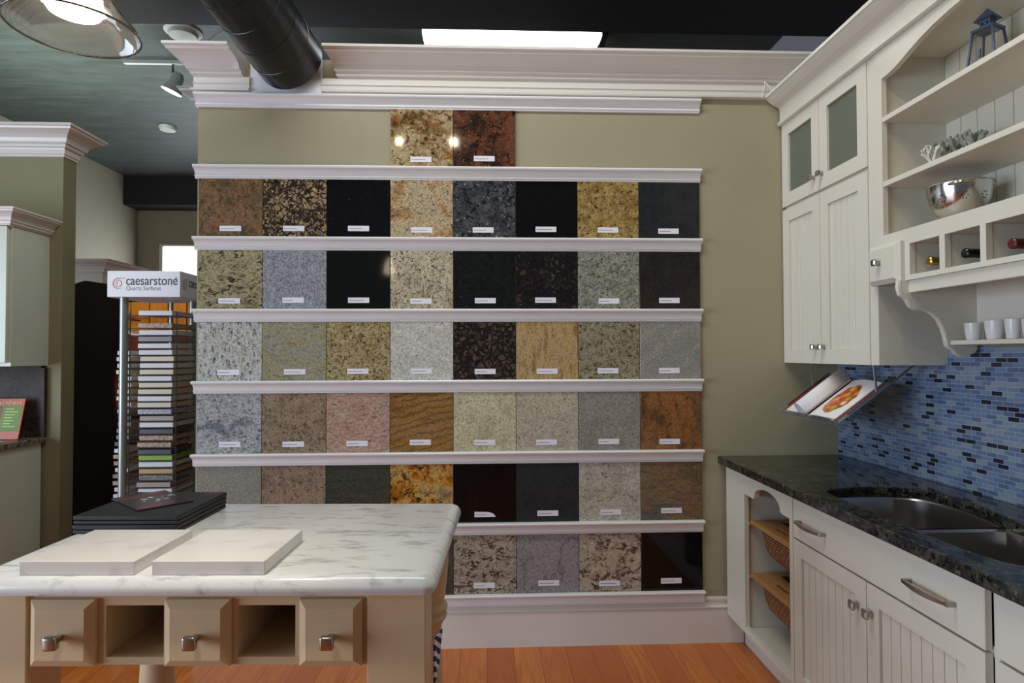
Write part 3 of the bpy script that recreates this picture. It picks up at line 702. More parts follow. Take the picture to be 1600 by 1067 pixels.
# arch outline in (Y,Z), from left shoulder rising, mirrored
half = [(2.226, 2.447), (2.19, 2.449), (2.15, 2.456), (2.115, 2.466), (2.08, 2.478), (2.02, 2.495), (1.96, 2.508), (1.88, 2.518), (1.78, 2.524), (1.663, 2.526)]
arc = half+[(2*1.663-y, z) for y, z in half[-2::-1]]
yb = arc[-1][0]
opening = [(yb, 1.857), (ya, 1.857)]+arc
plate('face_frame', rect(YE, 2.266, 1.825, 2.60), [opening], UX, UX+.02, M['cab'], ou, 0, YZ)
cub = [(1.945, 2.086), (1.779, 1.921), (1.613, 1.757), (1.447, 1.591), (1.281, 1.425)]
plate('cubby_frame', rect(YE, 2.266, 1.676, 1.825), [rect(2.118, 2.262, 1.690, 1.81)]+[rect(a, b, 1.693, 1.803) for a, b in cub], UX, UX+.02, M['cab'], ou, 0, YZ)
carc = [(UX+.02, 1.745, 2.238, 2.266, 1.676, 2.60), (UX+.02, 1.745, YE, YE+.02, 1.676, 2.60), (UX+.02, 1.745, YE+.02, 2.238, 1.805, 1.857), (UX+.02, 1.745, YE+.02, 2.238, 1.676, 1.692), (UX+.02, 1.745, YE+.02, 2.238, 2.537, 2.60)]
obj('carcass', boxes(*carc), M['cab'], ou)
for a2, b in [(2.112, 2.088), (1.943, 1.923), (1.777, 1.759), (1.611, 1.593), (1.445, 1.427)]: obj('cubby_divider', box(UX+.021, 1.735, b, a2, 1.6925, 1.8045), M['cab'], ou)
bb = bmesh.new(); y = YE+.02
while y < 2.236:
    B(bb, 1.736, 1.745, y+.0015, min(y+.0735, 2.237), 1.857, 2.536, .001, 1); y += .075
B(bb, 1.742, 1.7515, YE, 2.262, 1.676, 2.60)
obj('beadboard_back', bb, M['cab'], ou)
for z in (2.283, 2.040): obj('shelf', box(UX+.003, 1.735, YE+.021, 2.237, z, z+.019, .001, 1), M['cab'], ou)
# little beveled drawer
dr = bmesh.new()
y0, y1, z0, z1 = 2.112, 2.280, 1.672, 1.818
def bev_front(bm, a0, a1, b0, b1, P, proud, ins, back=0.):
    """raised beveled drawer front; P maps (a, b, depth) to xyz"""
    o = [bm.verts.new(P(a, b, back)) for a, b in ((a0, b0), (a1, b0), (a1, b1), (a0, b1))]
    m_ = [bm.verts.new(P(a, b, proud*.45)) for a, b in ((a0, b0), (a1, b0), (a1, b1), (a0, b1))]
    i_ = [bm.verts.new(P(a, b, proud)) for a, b in ((a0+ins, b0+ins), (a1-ins, b0+ins), (a1-ins, b1-ins), (a0+ins, b1-ins))]
    bm.faces.new(o[::-1]); bm.faces.new(i_)
    for k in range(4):
        j = (k+1) % 4
        bm.faces.new((o[k], o[j], m_[j], m_[k])); bm.faces.new((m_[k], m_[j], i_[j], i_[k]))
bev_front(dr, y0, y1, z0, z1, lambda a, b, d: (UX-.001-d, a, b), .030, .016)
do = obj('drawer', dr, M['cab'], ou); knob(do, 2.205, 1.752, UX-.030, .012)
# apron, scroll bracket, plate shelf, back panel
obj('apron', box(UX+.010, UX+.030, YE, 2.125, 1.632, 1.676, .002, 1), M['cab'], ou)
PY = 2.125
br = bmesh.new()
prof = [(1.735, 1.676), (1.462, 1.676), (1.458, 1.652), (1.464, 1.628), (1.482, 1.618), (1.490, 1.606), (1.498, 1.590), (1.512, 1.580), (1.525, 1.578), (1.548, 1.576), (1.575, 1.565), (1.600, 1.543), (1.618, 1.510), (1.628, 1.475), (1.632, 1.450), (1.640, 1.440), (1.650, 1.436), (1.662, 1.420), (1.680, 1.412), (1.705, 1.412), (1.725, 1.418), (1.735, 1.432)]
prism(br, prof, 'y', PY-.018, PY)
obj('scroll_bracket', br, M['cab'], ou)
prof2 = prof[1:-1]
edge = bmesh.new(); tube(edge, [(x-.001, PY-.009, z) for x, z in prof[1:20]], .010, 8); obj('bracket_edge', edge, M['cab'], ou, smooth=True)
obj('plate_shelf', box(1.635, 1.735, YE, PY-.02, 1.447, 1.463, .003, 2), M['cab'], ou)
obj('back_panel', box(1.736, 1.751, YE, PY+.005, 1.447, 1.675), M['cab'], ou)

# cabinet crown
cc = [(0, 0), (-.0, 0)]
CP = [(-.02, 2.556), (.010, 2.556), (.018, 2.561), (.018, 2.574), (.007, 2.582), (.007, 2.638), (.012, 2.648), (.022, 2.653), (.042, 2.662), (.062, 2.678), (.076, 2.692), (.082, 2.694), (.082, 2.708), (-.02, 2.708)]
kc = bmesh.new()
sweep(kc, CP, [(UX-.002, 3.004, -1, 0), (UX-.002, YE, -1, 0)])
tag(obj('cabinet_crown', kc, M['cab']), 'white crown moulding running along the top of the wall cabinets', 'crown moulding')

# ================================================================ THINGS ON THE SHELVES
# colander
cl = thing('colander', 'shiny steel colander with two loop handles on the lowest open shelf', 'colander', (1.60, 2.005, 1.857)); cl.scale = (.80, .80, .98)
prof = [(.038, 0), (.040, .002), (.036, .010), (.060, .018), (.090, .040), (.108, .070), (.117, .105), (.119, .128), (.124, .131), (.124, .134), (.117, .133), (.113, .105), (.104, .072), (.086, .043), (.058, .022), (.02, .014), (.001, .013)]
obj('bowl', lathe(bmesh.new(), prof, seg=56), M['steel'], cl, smooth=True)
hd = bmesh.new()
for s in (-1, 1):
    bm = bmesh.new(); pts = []
    for i in range(13):
        a = -PI/2+PI*i/12; pts.append((.045*math.sin(a)*1.0, s*(.116+.034*math.cos(a)), .118+.0*a))
    tube(bm, pts, .0035, 8); obj('handle', bm, M['steel'], cl, smooth=True, rot=(0, 0, math.radians(-35)))
hb = bmesh.new()
for k in range(9):
    ang = 2*PI*k/9
    for j in range(6):
        rr = .011; a2 = 2*PI*j/6
        zz = .078+rr*math.sin(a2); r = .1105+(zz-.078)*.28; aa = ang+rr*math.cos(a2)/.11
        n = Vector((math.cos(aa), math.sin(aa), -.3)).normalized(); c0 = Vector((r*math.cos(aa), r*math.sin(aa), zz))+n*.0006
        u = n.orthogonal().normalized(); v = n.cross(u)
        hb.faces.new([hb.verts.new(c0+(u*math.cos(q)+v*math.sin(q))*.0024) for q in [i*PI/3 for i in range(6)]])
obj('perforations', hb, M['bottle'], cl)
# lantern
la = thing('candle_lantern', 'blue-grey metal candle lantern on the top open shelf', 'lantern', (1.62, 1.90, 2.302), math.radians(20)); la.scale = (.76, .76, 1.04)
obj('base', boxes((-.062, .062, -.062, .062, 0, .010), bev=.002), M['slate_blue'], la)
fr = bmesh.new()
for sx in (-1, 1):
    for sy in (-1, 1):
        tube(fr, [(sx*.058, sy*.058, .008), (sx*.038, sy*.038, .155)], .0055, 4)
obj('frame', fr, M['slate_blue'], la)
tp = bmesh.new()
B(tp, -.044, .044, -.044, .044, .150, .158, .001, 1); B(tp, -.021, .021, -.021, .021, .158, .186, .001, 1)
prism(tp, [(-.036, .184), (.036, .184), (0, .218)], 'y', -.001, .001)
ap = tp.verts.new((0, 0, .222)); q = [tp.verts.new((a*.038, b*.038, .184)) for a, b in ((-1, -1), (1, -1), (1, 1), (-1, 1))]
for i in range(4): tp.faces.new((q[i], q[(i+1) % 4], ap))
tp.faces.new(q[::-1])
obj('roof', tp, M['slate_blue'], la)
ho = bmesh.new()
for s in (-1, 1):
    for a in (-.01, .01):
        lathe(ho, [(.004, -.0003), (.004, .0003)], (a, s*.0215, .172), 10, 'y'); lathe(ho, [(.004, -.0003), (.004, .0003)], (s*.0215, a, .172), 10, 'x')
obj('vent_hole', ho, M['bottle'], la)
gp = bmesh.new()
for k in range(4):
    a = k*PI/2; ca, sa = math.cos(a), math.sin(a)
    f = [(-.052, .052, .012), (.052, .052, .012), (.036, .036, .148), (-.036, .036, .148)]
    gp.faces.new([gp.verts.new((x*ca-y*sa, x*sa+y*ca, z)) for x, y, z in f])
go = obj('glass_pane', gp, M['glass'], la); sd = go.modifiers.new('t', 'SOLIDIFY'); sd.thickness = .0015
obj('candle', lathe(bmesh.new(), [(.026, .010), (.026, .060), (0, .058)], seg=24), M['candle'], la, smooth=True)
obj('latch', boxes((-.066, -.058, -.006, .006, .06, .085), bev=.001), M['slate_blue'], la)
# coral
def coral(loc, m, label, seed, sz, nb=5):
    rnd = random.Random(seed); bm = bmesh.new()
    def grow(p, d, ln, r, lev):
        q = p+d*ln; tube(bm, [p, (p+q)/2+Vector((rnd.uniform(-1, 1), rnd.uniform(-1, 1), 0))*ln*.12, q], [r, r*.85, r*.8], 7)
        bmesh.ops.create_icosphere(bm, subdivisions=1, radius=r*1.05, matrix=Matrix.Translation(q))
        if lev > 0:
            for k in range(rnd.choice((2, 3))):
                nd = (d+Vector((rnd.uniform(-1, 1), rnd.uniform(-1, 1), rnd.uniform(-.3, .8)))*.75).normalized()
                grow(q, nd, ln*rnd.uniform(.62, .85), r*.8, lev-1)
    lathe(bm, [(.02*sz, 0), (.018*sz, .006), (.001, .010)], seg=14)
    for k in range(nb):
        a = 2*PI*k/nb+rnd.random(); grow(Vector((0, 0, .004)), Vector((math.cos(a)*.32, math.sin(a)*.38, 1)).normalized(), .030*sz, .0058*sz, 2)
    o = obj('coral_sprig', bm, m, None, loc, smooth=True)
    tag(o, label, 'coral', 'coral ornaments on the middle shelf')
coral((1.64, 2.085, 2.0595), M['coral'], 'large grey branching coral ornament on the middle shelf', 3, 1.6, 6)
coral((1.565, 2.080, 2.0595), M['coralw'], 'small white coral piece in front of the large grey one', 11, 1.15, 5)
coral((1.63, 1.975, 2.0595), M['coral'], 'grey coral ornament on its own, right of the larger one', 8, 1.4, 4)
# wine bottles
def bottle(y, cap, m, label, gb, x0=1.497, zc=1.7295):
    t = thing('wine_bottle', label, 'bottle', (x0, y, zc), 0, 'wine bottles lying in the cubbies')
    obj('body', lathe(bmesh.new(), [(.014, .055), (.0145, .085), (.020, .105), (.034, .135), (.0362, .155), (.0362, .228), (.030, .232), (.001, .226)], seg=28, axis='x'), gb, t, smooth=True)
    obj('foil_cap', lathe(bmesh.new(), [(.001, .0), (.012, .0), (.0155, .003), (.0155, .012), (.0142, .015), (.0145, .056), (.013, .0565)], seg=24, axis='x'), m, t, smooth=True)
bottle(2.012, 0, M['gold'], 'gold-foiled wine bottle lying in the left cubby', M['bottle'], x0=1.490)
bottle(1.850, 0, M['bottle'], 'black-capped wine bottle lying in the middle cubby', M['bottle'], x0=1.486)
bottle(1.684, 0, M['redcap'], 'dark red capped wine bottle lying in the cubby at the photo edge', M['bottle'], x0=1.492)
# cups on the plate shelf
for i, (y, r, h, lab) in enumerate(((2.045, .027, .058, 'white cup first from the left on the plate shelf'), (1.955, .030, .062, 'white cup second from the left on the plate shelf'), (1.885, .023, .064, 'slim white cup with a foot, third on the plate shelf'), (1.815, .028, .060, 'white cup fourth on the plate shelf, cut by the photo edge'))):
    bm = lathe(bmesh.new(), [(r*.72, 0), (r*.78, .003), (r*.92, h*.5), (r, h), (r-.002, h+.001), (r-.004, h-.002), (r*.8, h*.4), (r*.66, .006), (.001, .005)], seg=32)
    tag(obj('cup', bm, M['ceram'], None, (1.672, y, 1.4632), smooth=True), lab, 'cup', 'white cups on the plate shelf')

# cookbook holder under the cabinet
hx0, hz0, hx1, hz1 = 1.395, 1.142, 1.610, 1.300
L = math.hypot(hx1-hx0, hz1-hz0); an = math.atan2(hz1-hz0, hx1-hx0)
ch = thing('cookbook_holder', 'clear drop-down cookbook tray on metal arms under the wall cabinet', 'book holder', (hx0, 2.39, hz0))
TM = Matrix.Rotation(-an, 4, 'Y')   # local: x up-slope, y along the wall, z normal
def tr(bm): bmesh.ops.transform(bm, matrix=TM, verts=bm.verts); return bm
obj('tray', tr(boxes((0, L, 0, .49, -.004, 0))), M['acrylic'], ch)
obj('front_lip', tr(boxes((-.004, .0, -.002, .492, -.016, .020), bev=.001)), M['acrylic'], ch)
for yy in (.006, .484):
    o = obj('hinge_arm', tube(tube(bmesh.new(), [Vector(TM @ Vector((.20, yy, .004))), (.15, yy, 1.372-hz0)], .005, 6), [(.15, yy-.012 if yy > .1 else yy+.012, 1.372-hz0), (.15, yy, 1.372-hz0)], .004, 6), M['brushed'], ch)
    obj('side_rail', tr(boxes((.05, .30, yy-.003, yy+.003, -.006, .008))), M['brushed'], ch)
obj('strut', tube(bmesh.new(), [Vector(TM @ Vector((.27, -.004, .0))), (.31, -.004, 1.372-hz0)], .005, 8), M['brushed'], ch)
cb = thing('cookbook', 'open cookbook with one page rolled back and a fruit photo, lying on the clear tray', 'book', (hx0, 2.39, hz0))
def curved(y0, y1, f, x0, x1, th, m, name):
    bm = bmesh.new(); n = 16; top = []; bot = []
    for i in range(n+1):
        y = y0+(y1-y0)*i/n; h = f(i/n)
        top.append((bm.verts.new((x0, y, h+th)), bm.verts.new((x1, y, h+th)))); bot.append((bm.verts.new((x0, y, h)), bm.verts.new((x1, y, h))))
    for i in range(n):
        bm.faces.new((top[i][0], top[i+1][0], top[i+1][1], top[i][1])); bm.faces.new((bot[i][1], bot[i+1][1], bot[i+1][0], bot[i][0]))
        bm.faces.new((bot[i][0], bot[i+1][0], top[i+1][0], top[i][0])); bm.faces.new((top[i][1], top[i+1][1], bot[i+1][1], bot[i][1]))
    bm.faces.new((top[0][0], top[0][1], bot[0][1], bot[0][0])); bm.faces.new((top[n][1], top[n][0], bot[n][0], bot[n][1]))
    return obj(name, tr(bm), m, cb, smooth=True)
M['cover'] = mat('book_cover_red', s2l((136, 52, 44)), .3)
obj('cover', tr(boxes((.004, .262, .030, .475, .0005, .003))), M['cover'], cb)
right = curved(.040, .235, lambda t: .003+.012*math.sin(PI*min(1, t*1.0))*.8, .006, .258, .003, M['paper'], 'right_page')
curved(.245, .44, lambda t: .003+.006*(1-t), .006, .258, .004, M['paper'], 'left_page')
# rolled pages: near-cylindrical roll between spine and left
roll = bmesh.new(); prev = None; n = 20
for i in range(n+1):
    a = PI*1.25*i/n-.2; y = .275+.036*math.cos(a); z = .014+.052*max(0, math.sin(a))+.001*i/n
    ring = [roll.verts.new((.006, y, z)), roll.verts.new((.258, y+.005, z*1.0))]
    if prev: roll.faces.new((prev[0], ring[0], ring[1], prev[1]))
    prev = ring
ro = obj('rolled_page', tr(roll), M['paper'], cb, smooth=True); sd = ro.modifiers.new('t', 'SOLIDIFY'); sd.thickness = .0015
# fruit photograph printed on the right page
def mk_fruit():
    m = bpy.data.materials.new('fruit_photo'); m.use_nodes = True; t = NT(m); t.p.inputs['Roughness'].default_value = .3
    v = t.coord(); vo = t.voro(v, 38)
    sp = t.n.new('ShaderNodeSeparateColor'); t.l.new(vo.outputs['Color'], sp.inputs[0])
    c = t.ramp(sp.outputs[0], ((0, s2l((222, 70, 32))), (.25, s2l((240, 150, 40))), (.45, s2l((238, 196, 70))), (.6, s2l((232, 110, 50))), (.75, s2l((196, 170, 50))), (.9, s2l((240, 200, 170)))), 'CONSTANT')
    f = t.ramp(vo.outputs['Distance'], ((.3, BW[1]), (.9, BW[0])))
    t.base(t.mix(f, s2l((130, 40, 24)), c)); return m
fm = bmesh.new(); cx, cy = .125, .135
pts = [(cx+.095*math.cos(2*PI*i/24)*(1+.06*math.sin(5*i)), cy+.066*math.sin(2*PI*i/24)*(1+.06*math.cos(4*i))) for i in range(24)]
def ph(y):
    t = (y-.040)/.195; return .003+.012*math.sin(PI*max(0, min(1, t)))*.8+.003+.0006
cen = fm.verts.new((cx, cy, ph(cy)))
rr_ = []
for s in (.5, 1):
    rr_.append([fm.verts.new((cx+(p[0]-cx)*s, cy+(p[1]-cy)*s, ph(cy+(p[1]-cy)*s))) for p in pts])
for i in range(24):
    j = (i+1) % 24
    fm.faces.new((cen, rr_[0][i], rr_[0][j])); fm.faces.new((rr_[0][i], rr_[1][i], rr_[1][j], rr_[0][j]))
obj('fruit_picture', tr(fm), mk_fruit(), right)

# loose cable tie loop at the crown corner
lw = bmesh.new()
tube(lw, [(1.385, 2.975, 2.765), (1.378, 2.972, 2.73), (1.372, 2.985, 2.69)], .0022, 6); tube(lw, [(1.386, 2.975, 2.765), (1.405, 2.968, 2.74), (1.42, 2.972, 2.715)], .0028, 6)
bmesh.ops.create_icosphere(lw, subdivisions=1, radius=.006, matrix=Matrix.Translation((1.386, 2.975, 2.766)))
tag(obj('loose_wire', lw, M['trim']), 'short loose wire ends hanging from the crown moulding corner', 'wire')

# ================================================================ ISLAND
AZ = math.radians(-2.5)
IO = (-.12, 1.45, 0)
isl = thing('island_table', 'cream kitchen island with white marble top, three small drawers and two open cubbies', 'island', IO, AZ)
# top with rounded edge
cu_top = bmesh.new()
def rrect(x0, x1, y0, y1, r, n=5):
    out = []
    for cx, cy, a0 in ((x1-r, y1-r, 0), (x0+r, y1-r, 90), (x0+r, y0+r, 180), (x1-r, y0+r, 270)):
        for s in range(n+1):
            a = math.radians(a0+90*s/n); out.append((cx+r*math.cos(a), cy+r*math.sin(a)))
    return out
rings = []
for ins, z in ((.012, .872), (.004, .874), (.001, .880), (.0, .888), (.001, .894), (.004, .900), (.008, .907), (.014, .912), (.022, .914)):
    rings.append([cu_top.verts.new((x, y, z)) for x, y in rrect(-1.075+ins, .004-ins, -.046+ins, .668-ins, .03)])
n = len(rings[0])
for a, b in zip(rings, rings[1:]):
    for i in range(n): cu_top.faces.new((a[i], a[(i+1) % n], b[(i+1) % n], b[i]))
cu_top.faces.new(rings[0][::-1]); cu_top.faces.new(rings[-1])
obj('marble_top', cu_top, M['marble'], isl, smooth=True)
for x0, x1 in ((-.160, -.025), (-1.062, -.957)):
    obj('post', boxes((x0, x1, 0, .115, 0, .872), bev=.0015), M['cream'], isl)
def turned(x, y):
    p = [(.040, 0), (.045, .02), (.038, .05), (.050, .10), (.056, .20), (.055, .30), (.050, .42), (.046, .49), (.050, .535), (.058, .555), (.066, .562), (.068, .570), (.062, .578), (.060, .583), (.067, .588), (.070, .597), (.066, .606), (.058, .612), (.062, .640), (.068, .69), (.072, .74), (.072, .79), (.068, .83), (.072, .845), (.072, .872)]
    obj('turned_leg', lathe(bmesh.new(), p, (x, y, 0), 36), M['cream'], isl, smooth=True)
turned(-.105, .583); turned(-.985, .585)
fr = plate('apron_frame', rect(-.957, -.160, .694, .872), [rect(-.776, -.640, .712, .832), rect(-.466, -.331, .712, .832)], 0, .018, M['cream'], isl, 0, Matrix(((1, 0, 0, 0), (0, 0, 1, .010), (0, 1, 0, 0), (0, 0, 0, 1))))
obj('drawer_case', boxes((-.957, -.160, .028, .40, .694, .710), (-.957, -.160, .028, .40, .834, .872), (-.957, -.160, .40, .412, .694, .872), *[(a, b, .028, .40, .710, .834) for a, b in ((-.957, -.778), (-.638, -.468), (-.329, -.160))]), M['cream'], isl)
obj('side_apron', boxes((-.07, -.05, .115, .53, .76, .872), (-1.05, -1.03, .115, .53, .76, .872)), M['cream'], isl)
for k, (x0, x1) in enumerate(((-.945, -.795), (-.632, -.479), (-.318, -.172))):
    bm = bmesh.new(); bev_front(bm, x0, x1, .696, .850, lambda a, b, d: (a, .009-d, b), .022, .018)
    d = obj('drawer', bm, M['cream'], isl)
    kb = bmesh.new(); kx, kz = (x0+x1)/2+.004, .768
    B(kb, kx-.007, kx+.007, -.034, -.0128, kz-.007, kz+.007, .002, 1); B(kb, kx-.0155, kx+.0155, -.052, -.034, kz-.0155, kz+.0155, .005, 3)
    obj('knob', kb, M['nickel'], d, smooth=True)
# towel hanging at the right side
tw = bmesh.new(); prev = None
for i in range(13):
    t = i/12; y = .122+.06*t
    r = [tw.verts.new((-.022+(.003+.010*(1-z_/3))*t+.003*math.sin(9*t)*z_/3, y, zt_)) for z_, zt_ in ((0, .700), (1, .672), (2, .645), (3, .618), (3, .592+.02*t))]
    if prev:
        for k in range(4): tw.faces.new((prev[k], r[k], r[k+1], prev[k+1]))
    prev = r
bmesh.ops.transform(tw, matrix=Matrix.Translation(IO) @ Matrix.Rotation(AZ, 4, 'Z'), verts=tw.verts)
to = obj('striped_towel', tw, M['stripes']); sd = to.modifiers.new('t', 'SOLIDIFY'); sd.thickness = .004
tag(to, 'blue and white striped cloth hanging by the island right post', 'towel')

# objects on the island (own top-level, island axes)
def isl_pt(x, y): c, s = math.cos(AZ), math.sin(AZ); return (IO[0]+x*c-y*s, IO[1]+x*s+y*c)
def slab(x0, x1, y0, y1, label):
    p = isl_pt((x0+x1)/2, (y0+y1)/2); hx, hy = (x1-x0)/2, (y1-y0)/2
    o = obj('quartz_slab', box(-hx, hx, -hy, hy, 0, .032, .0012, 1), M['quartz'], None, (p[0], p[1], .9142), rot=(0, 0, AZ))
    tag(o, label, 'stone slab', 'loose quartz slabs on the island')
slab(-.955, -.690, -.024, .232, 'square off-white quartz slab, the left one on the island')
slab(-.650, -.390, -.024, .228, 'square off-white quartz slab, the right one on the island')
def bbox(z, label, dx=0):
    p = isl_pt(-.918+dx, .450)
    t = thing('sample_box', label, 'box', (p[0], p[1], z), AZ, 'black sample cases stacked on the island')
    obj('base', box(-.148, .148, -.150, .150, 0, .011, .004, 2), M['boxblk'], t)
    obj('lid', box(-.1485, .1485, -.1505, .1505, .0115, .0255, .004, 2), M['boxblk'], t)
    return t
bbox(.9143, 'lower of two flat black sample cases stacked on the island'); tb = bbox(.9405, 'upper of two flat black sample cases, under the leaflet', .002)
rd = bmesh.new()
for k in range(5): B(rd, .085+.010*k, .092+.010*k, .118+.004*(k % 2), .128+.004*(k % 2), .0257, .0260)
obj('red_emblem', rd, mat('emblem_red', s2l((170, 50, 46)), .5), tb)
# leaflet
lf = thing('leaflet', 'dark leaflet with red lettering and white specks lying on the upper black case', 'leaflet', (0, 0, 0))
LZ = .9663
A, ux, wl, hl = Vector((-1.014, 1.835, 0)), Vector((.107, .114, 0)).normalized(), .156, .228; uy = Vector((-ux.y, ux.x, 0))
LM = Matrix(((ux.x, uy.x, 0, A.x), (ux.y, uy.y, 0, A.y), (0, 0, 1, LZ), (0, 0, 0, 1)))
lf.matrix_world = LM
M['leaf'] = mat('leaflet_dark', s2l((44, 30, 34)), .25); M['leafred'] = mat('leaflet_red', s2l((190, 50, 40)), .4)
obj('sheet', boxes((0, wl, 0, hl, 0, .0035), bev=.0005), M['leaf'], lf)
obj('red_band', boxes((.012, wl-.01, .165, .20, .0035, .0038)), mat('leaflet_band', s2l((110, 44, 44)), .4), lf)
text('red_lettering', 'quartz', .040, M['leafred'], lf, Matrix.Translation((.012, .012, .0037)) @ Matrix.Rotation(.1, 4, 'Z'), .0001)
sp_ = bmesh.new(); rnd = random.Random(2)
for k in range(16):
    a, b = rnd.uniform(.05, wl-.01), rnd.uniform(.07, .15); s = rnd.uniform(.0015, .004)
    B(sp_, a-s*1.6, a+s*1.6, b-s, b+s, .0035, .0038)
obj('white_specks', sp_, M['paper'], lf)

# ================================================================ PENDANT LAMP
PX, PYY, PZ = -.763, 1.159, 2.020
pl = thing('pendant_lamp', 'clear glass bell pendant lamp hanging over the island', 'lamp', (PX, PYY, PZ)); pl.scale = (.75, .75, .75)
pr = [(.143, 0), (.141, .006), (.134, .020), (.118, .040), (.098, .062), (.082, .085), (.073, .110), (.069, .14), (.066, .165), (.056, .190), (.036, .205)]
go = obj('glass_shade', lathe_open(bmesh.new(), pr, seg=64), M['glass'], pl, smooth=True)
sd = go.modifiers.new('t', 'SOLIDIFY'); sd.thickness = .003; sd.offset = 0
obj('socket', lathe(bmesh.new(), [(.040, .198), (.040, .21), (.028, .225), (.024, .27), (.010, .285), (.006, .29)], seg=28), M['nickel'], pl, smooth=True)
obj('stem', lathe(bmesh.new(), [(.006, .285), (.006, (4.2-PZ)/.75)], seg=12), M['nickel'], pl, smooth=True)
bo = obj('bulb', lathe(bmesh.new(), [(.001, .040), (.036, .041), (.056, .047), (.064, .060), (.060, .084), (.038, .14), (.018, .205)], seg=36), M['bulb'], pl, smooth=True)
light('pendant_light', 'SPOT', (PX+.0, PYY, PZ+.022), 34, (1, .86, .68), (-.80, 1.36, .90), shadow_soft_size=.035, spot_size=math.radians(78), spot_blend=.9)

# ================================================================ DUCT
du = thing('spiral_duct', 'large black spiral ventilation duct running down into the top of the wall', 'duct', (-.956, 2.95, 2.855))
dv = Vector((.177, 1, -.23)).normalized(); L0, L1 = -2.2, .045
u = dv.orthogonal().normalized(); v = dv.cross(u)
DR = .160
bm = bmesh.new(); seg = 48; prev = None
for k in range(23):
    s = L0+(L1-L0)*k/22
    ring = [bm.verts.new(dv*s+(u*math.cos(2*PI*i/seg)+v*math.sin(2*PI*i/seg))*DR) for i in range(seg)]
    if prev:
        for i in range(seg): bm.faces.new((prev[i], prev[(i+1) % seg], ring[(i+1) % seg], ring[i]))
    else: bm.faces.new(ring)
    prev = ring
bm.faces.new(prev)
obj('pipe', bm, M['duct'], du, smooth=True)
bm = bmesh.new(); pts = []
turns = 17
for i in range(turns*32):
    t = i/(turns*32); a = 2*PI*turns*t; s = L0+(L1-.03-L0)*t
    pts.append(dv*s+(u*math.cos(a)+v*math.sin(a))*(DR+.0005))
tube(bm, pts, .0018, 5); obj('spiral_seam', bm, M['duct'], du, smooth=True)

# ================================================================ SAMPLE TOWER
tw_ = thing('sample_tower', 'tall rack of stone samples under a white lettered sign, left of the tile wall', 'display rack', (-1.86, 3.59, 0))
TX, TY = -1.86, 3.59
sg = obj('sign_box', box(-.19, .197, -.19, .20, 1.734, 1.876, .002, 1), M['sign'], tw_)
F_ = Matrix.Translation((-.075, -.1905, 1.790)) @ Matrix.Rotation(PI/2, 4, 'X')
text('brand_lettering', 'caesarstone', .072, M['ink'], sg, Matrix.Translation((-.092, -.1905, 1.800)) @ Matrix.Rotation(PI/2, 4, 'X') @ Matrix.Scale(.80, 4, (1, 0, 0)), bold=.0003)
text('small_lettering', 'Quartz Surfaces', .034, M['inkl'], sg, Matrix.Translation((-.090, -.1905, 1.771)) @ Matrix.Rotation(PI/2, 4, 'X') @ Matrix.Scale(.84, 4, (1, 0, 0)))
text('registered_mark', '®', .013, M['inkl'], sg, Matrix.Translation((.170, -.1905, 1.832)) @ Matrix.Rotation(PI/2, 4, 'X'))
def logo(cx, cz, r, face):
    bm = bmesh.new()
    def arc_strip(rad, a0, a1, w):
        prev = None
        for i in range(25):
            a = math.radians(a0+(a1-a0)*i/24); ww = w*(.35+.65*math.sin(PI*i/24))
            rr = [(cx+(rad-ww)*math.cos(a), cz+(rad-ww)*math.sin(a)), (cx+(rad+ww)*math.cos(a), cz+(rad+ww)*math.sin(a))]
            vs = [bm.verts.new((p[0], -.1912, p[1]) if face == 'f' else (.1982, p[0], p[1])) for p in rr]
            if prev: bm.faces.new((prev[0], prev[1], vs[1], vs[0]))
            prev = vs
    arc_strip(r, 80, 300, .0026); arc_strip(r*.62, -160, 190, .0020); arc_strip(r*.28, 100, 260, .0018)
    # top tail to the right
    q = [(cx-.004, cz+r+.001), (cx+r*1.25, cz+r+.002), (cx+r*1.25, cz+r-.001), (cx-.004, cz+r-.002)]
    bm.faces.new([bm.verts.new((p[0], -.1912, p[1]) if face == 'f' else (.1982, p[0], p[1])) for p in q])
    return obj('logo', bm, M['red'], sg)
logo(-.130, 1.808, .028, 'f')
logo(-.135, 1.808, .028, 'r')
text('brand_lettering', 'caesarstone', .072, M['ink'], sg, Matrix.Translation((.1975, -.095, 1.800)) @ Matrix.Rotation(PI/2, 4, 'Z') @ Matrix.Rotation(PI/2, 4, 'X') @ Matrix.Scale(.80, 4, (1, 0, 0)))
for px, py, r in ((-.122, -.15, .021), (.125, .11, .020), (-.02, .15, .012)):
    obj('pole', lathe(bmesh.new(), [(r, .03), (r, 1.734)], (px, py, 0), 20), M['post'], tw_, smooth=True)
obj('foot_plate', box(-.2, .2, -.19, .2, 0, .03, .004, 1), M['black'], tw_)
zs = lambda y: 1.086+(650-y)*.003506
kinds = {'w': ('white', (214, 214, 214)), 'c': ('cream', (206, 198, 172)), 't': ('taupe', (160, 148, 134)), 'g': ('grey', (128, 126, 134)), 'k': ('charcoal', (58, 58, 62)), 'n': ('lime green', (130, 170, 30)), 'o': ('tan', (184, 150, 108))}
QM = {k: mat('quartz_'+n.replace(' ', '_'), s2l(c), .35) for k, (n, c) in kinds.items()}
QM['s'] = granite('quartz_pink_speckle', [(150, 122, 98), (190, 166, 142)], 60, speck=[((96, 66, 54), .3, 110), ((226, 214, 200), .1, 120)], rough=.3, seed=70, g=1)
QM['b'] = granite('quartz_blue_speckle', [(150, 150, 160), (176, 176, 184)], 50, speck=((110, 110, 124), .15, 100), rough=.3, seed=71, g=1)
QM['m'] = granite('quartz_grey_speckle', [(110, 104, 100), (150, 144, 138)], 60, speck=((70, 64, 62), .3, 110), rough=.3, seed=72, g=1)
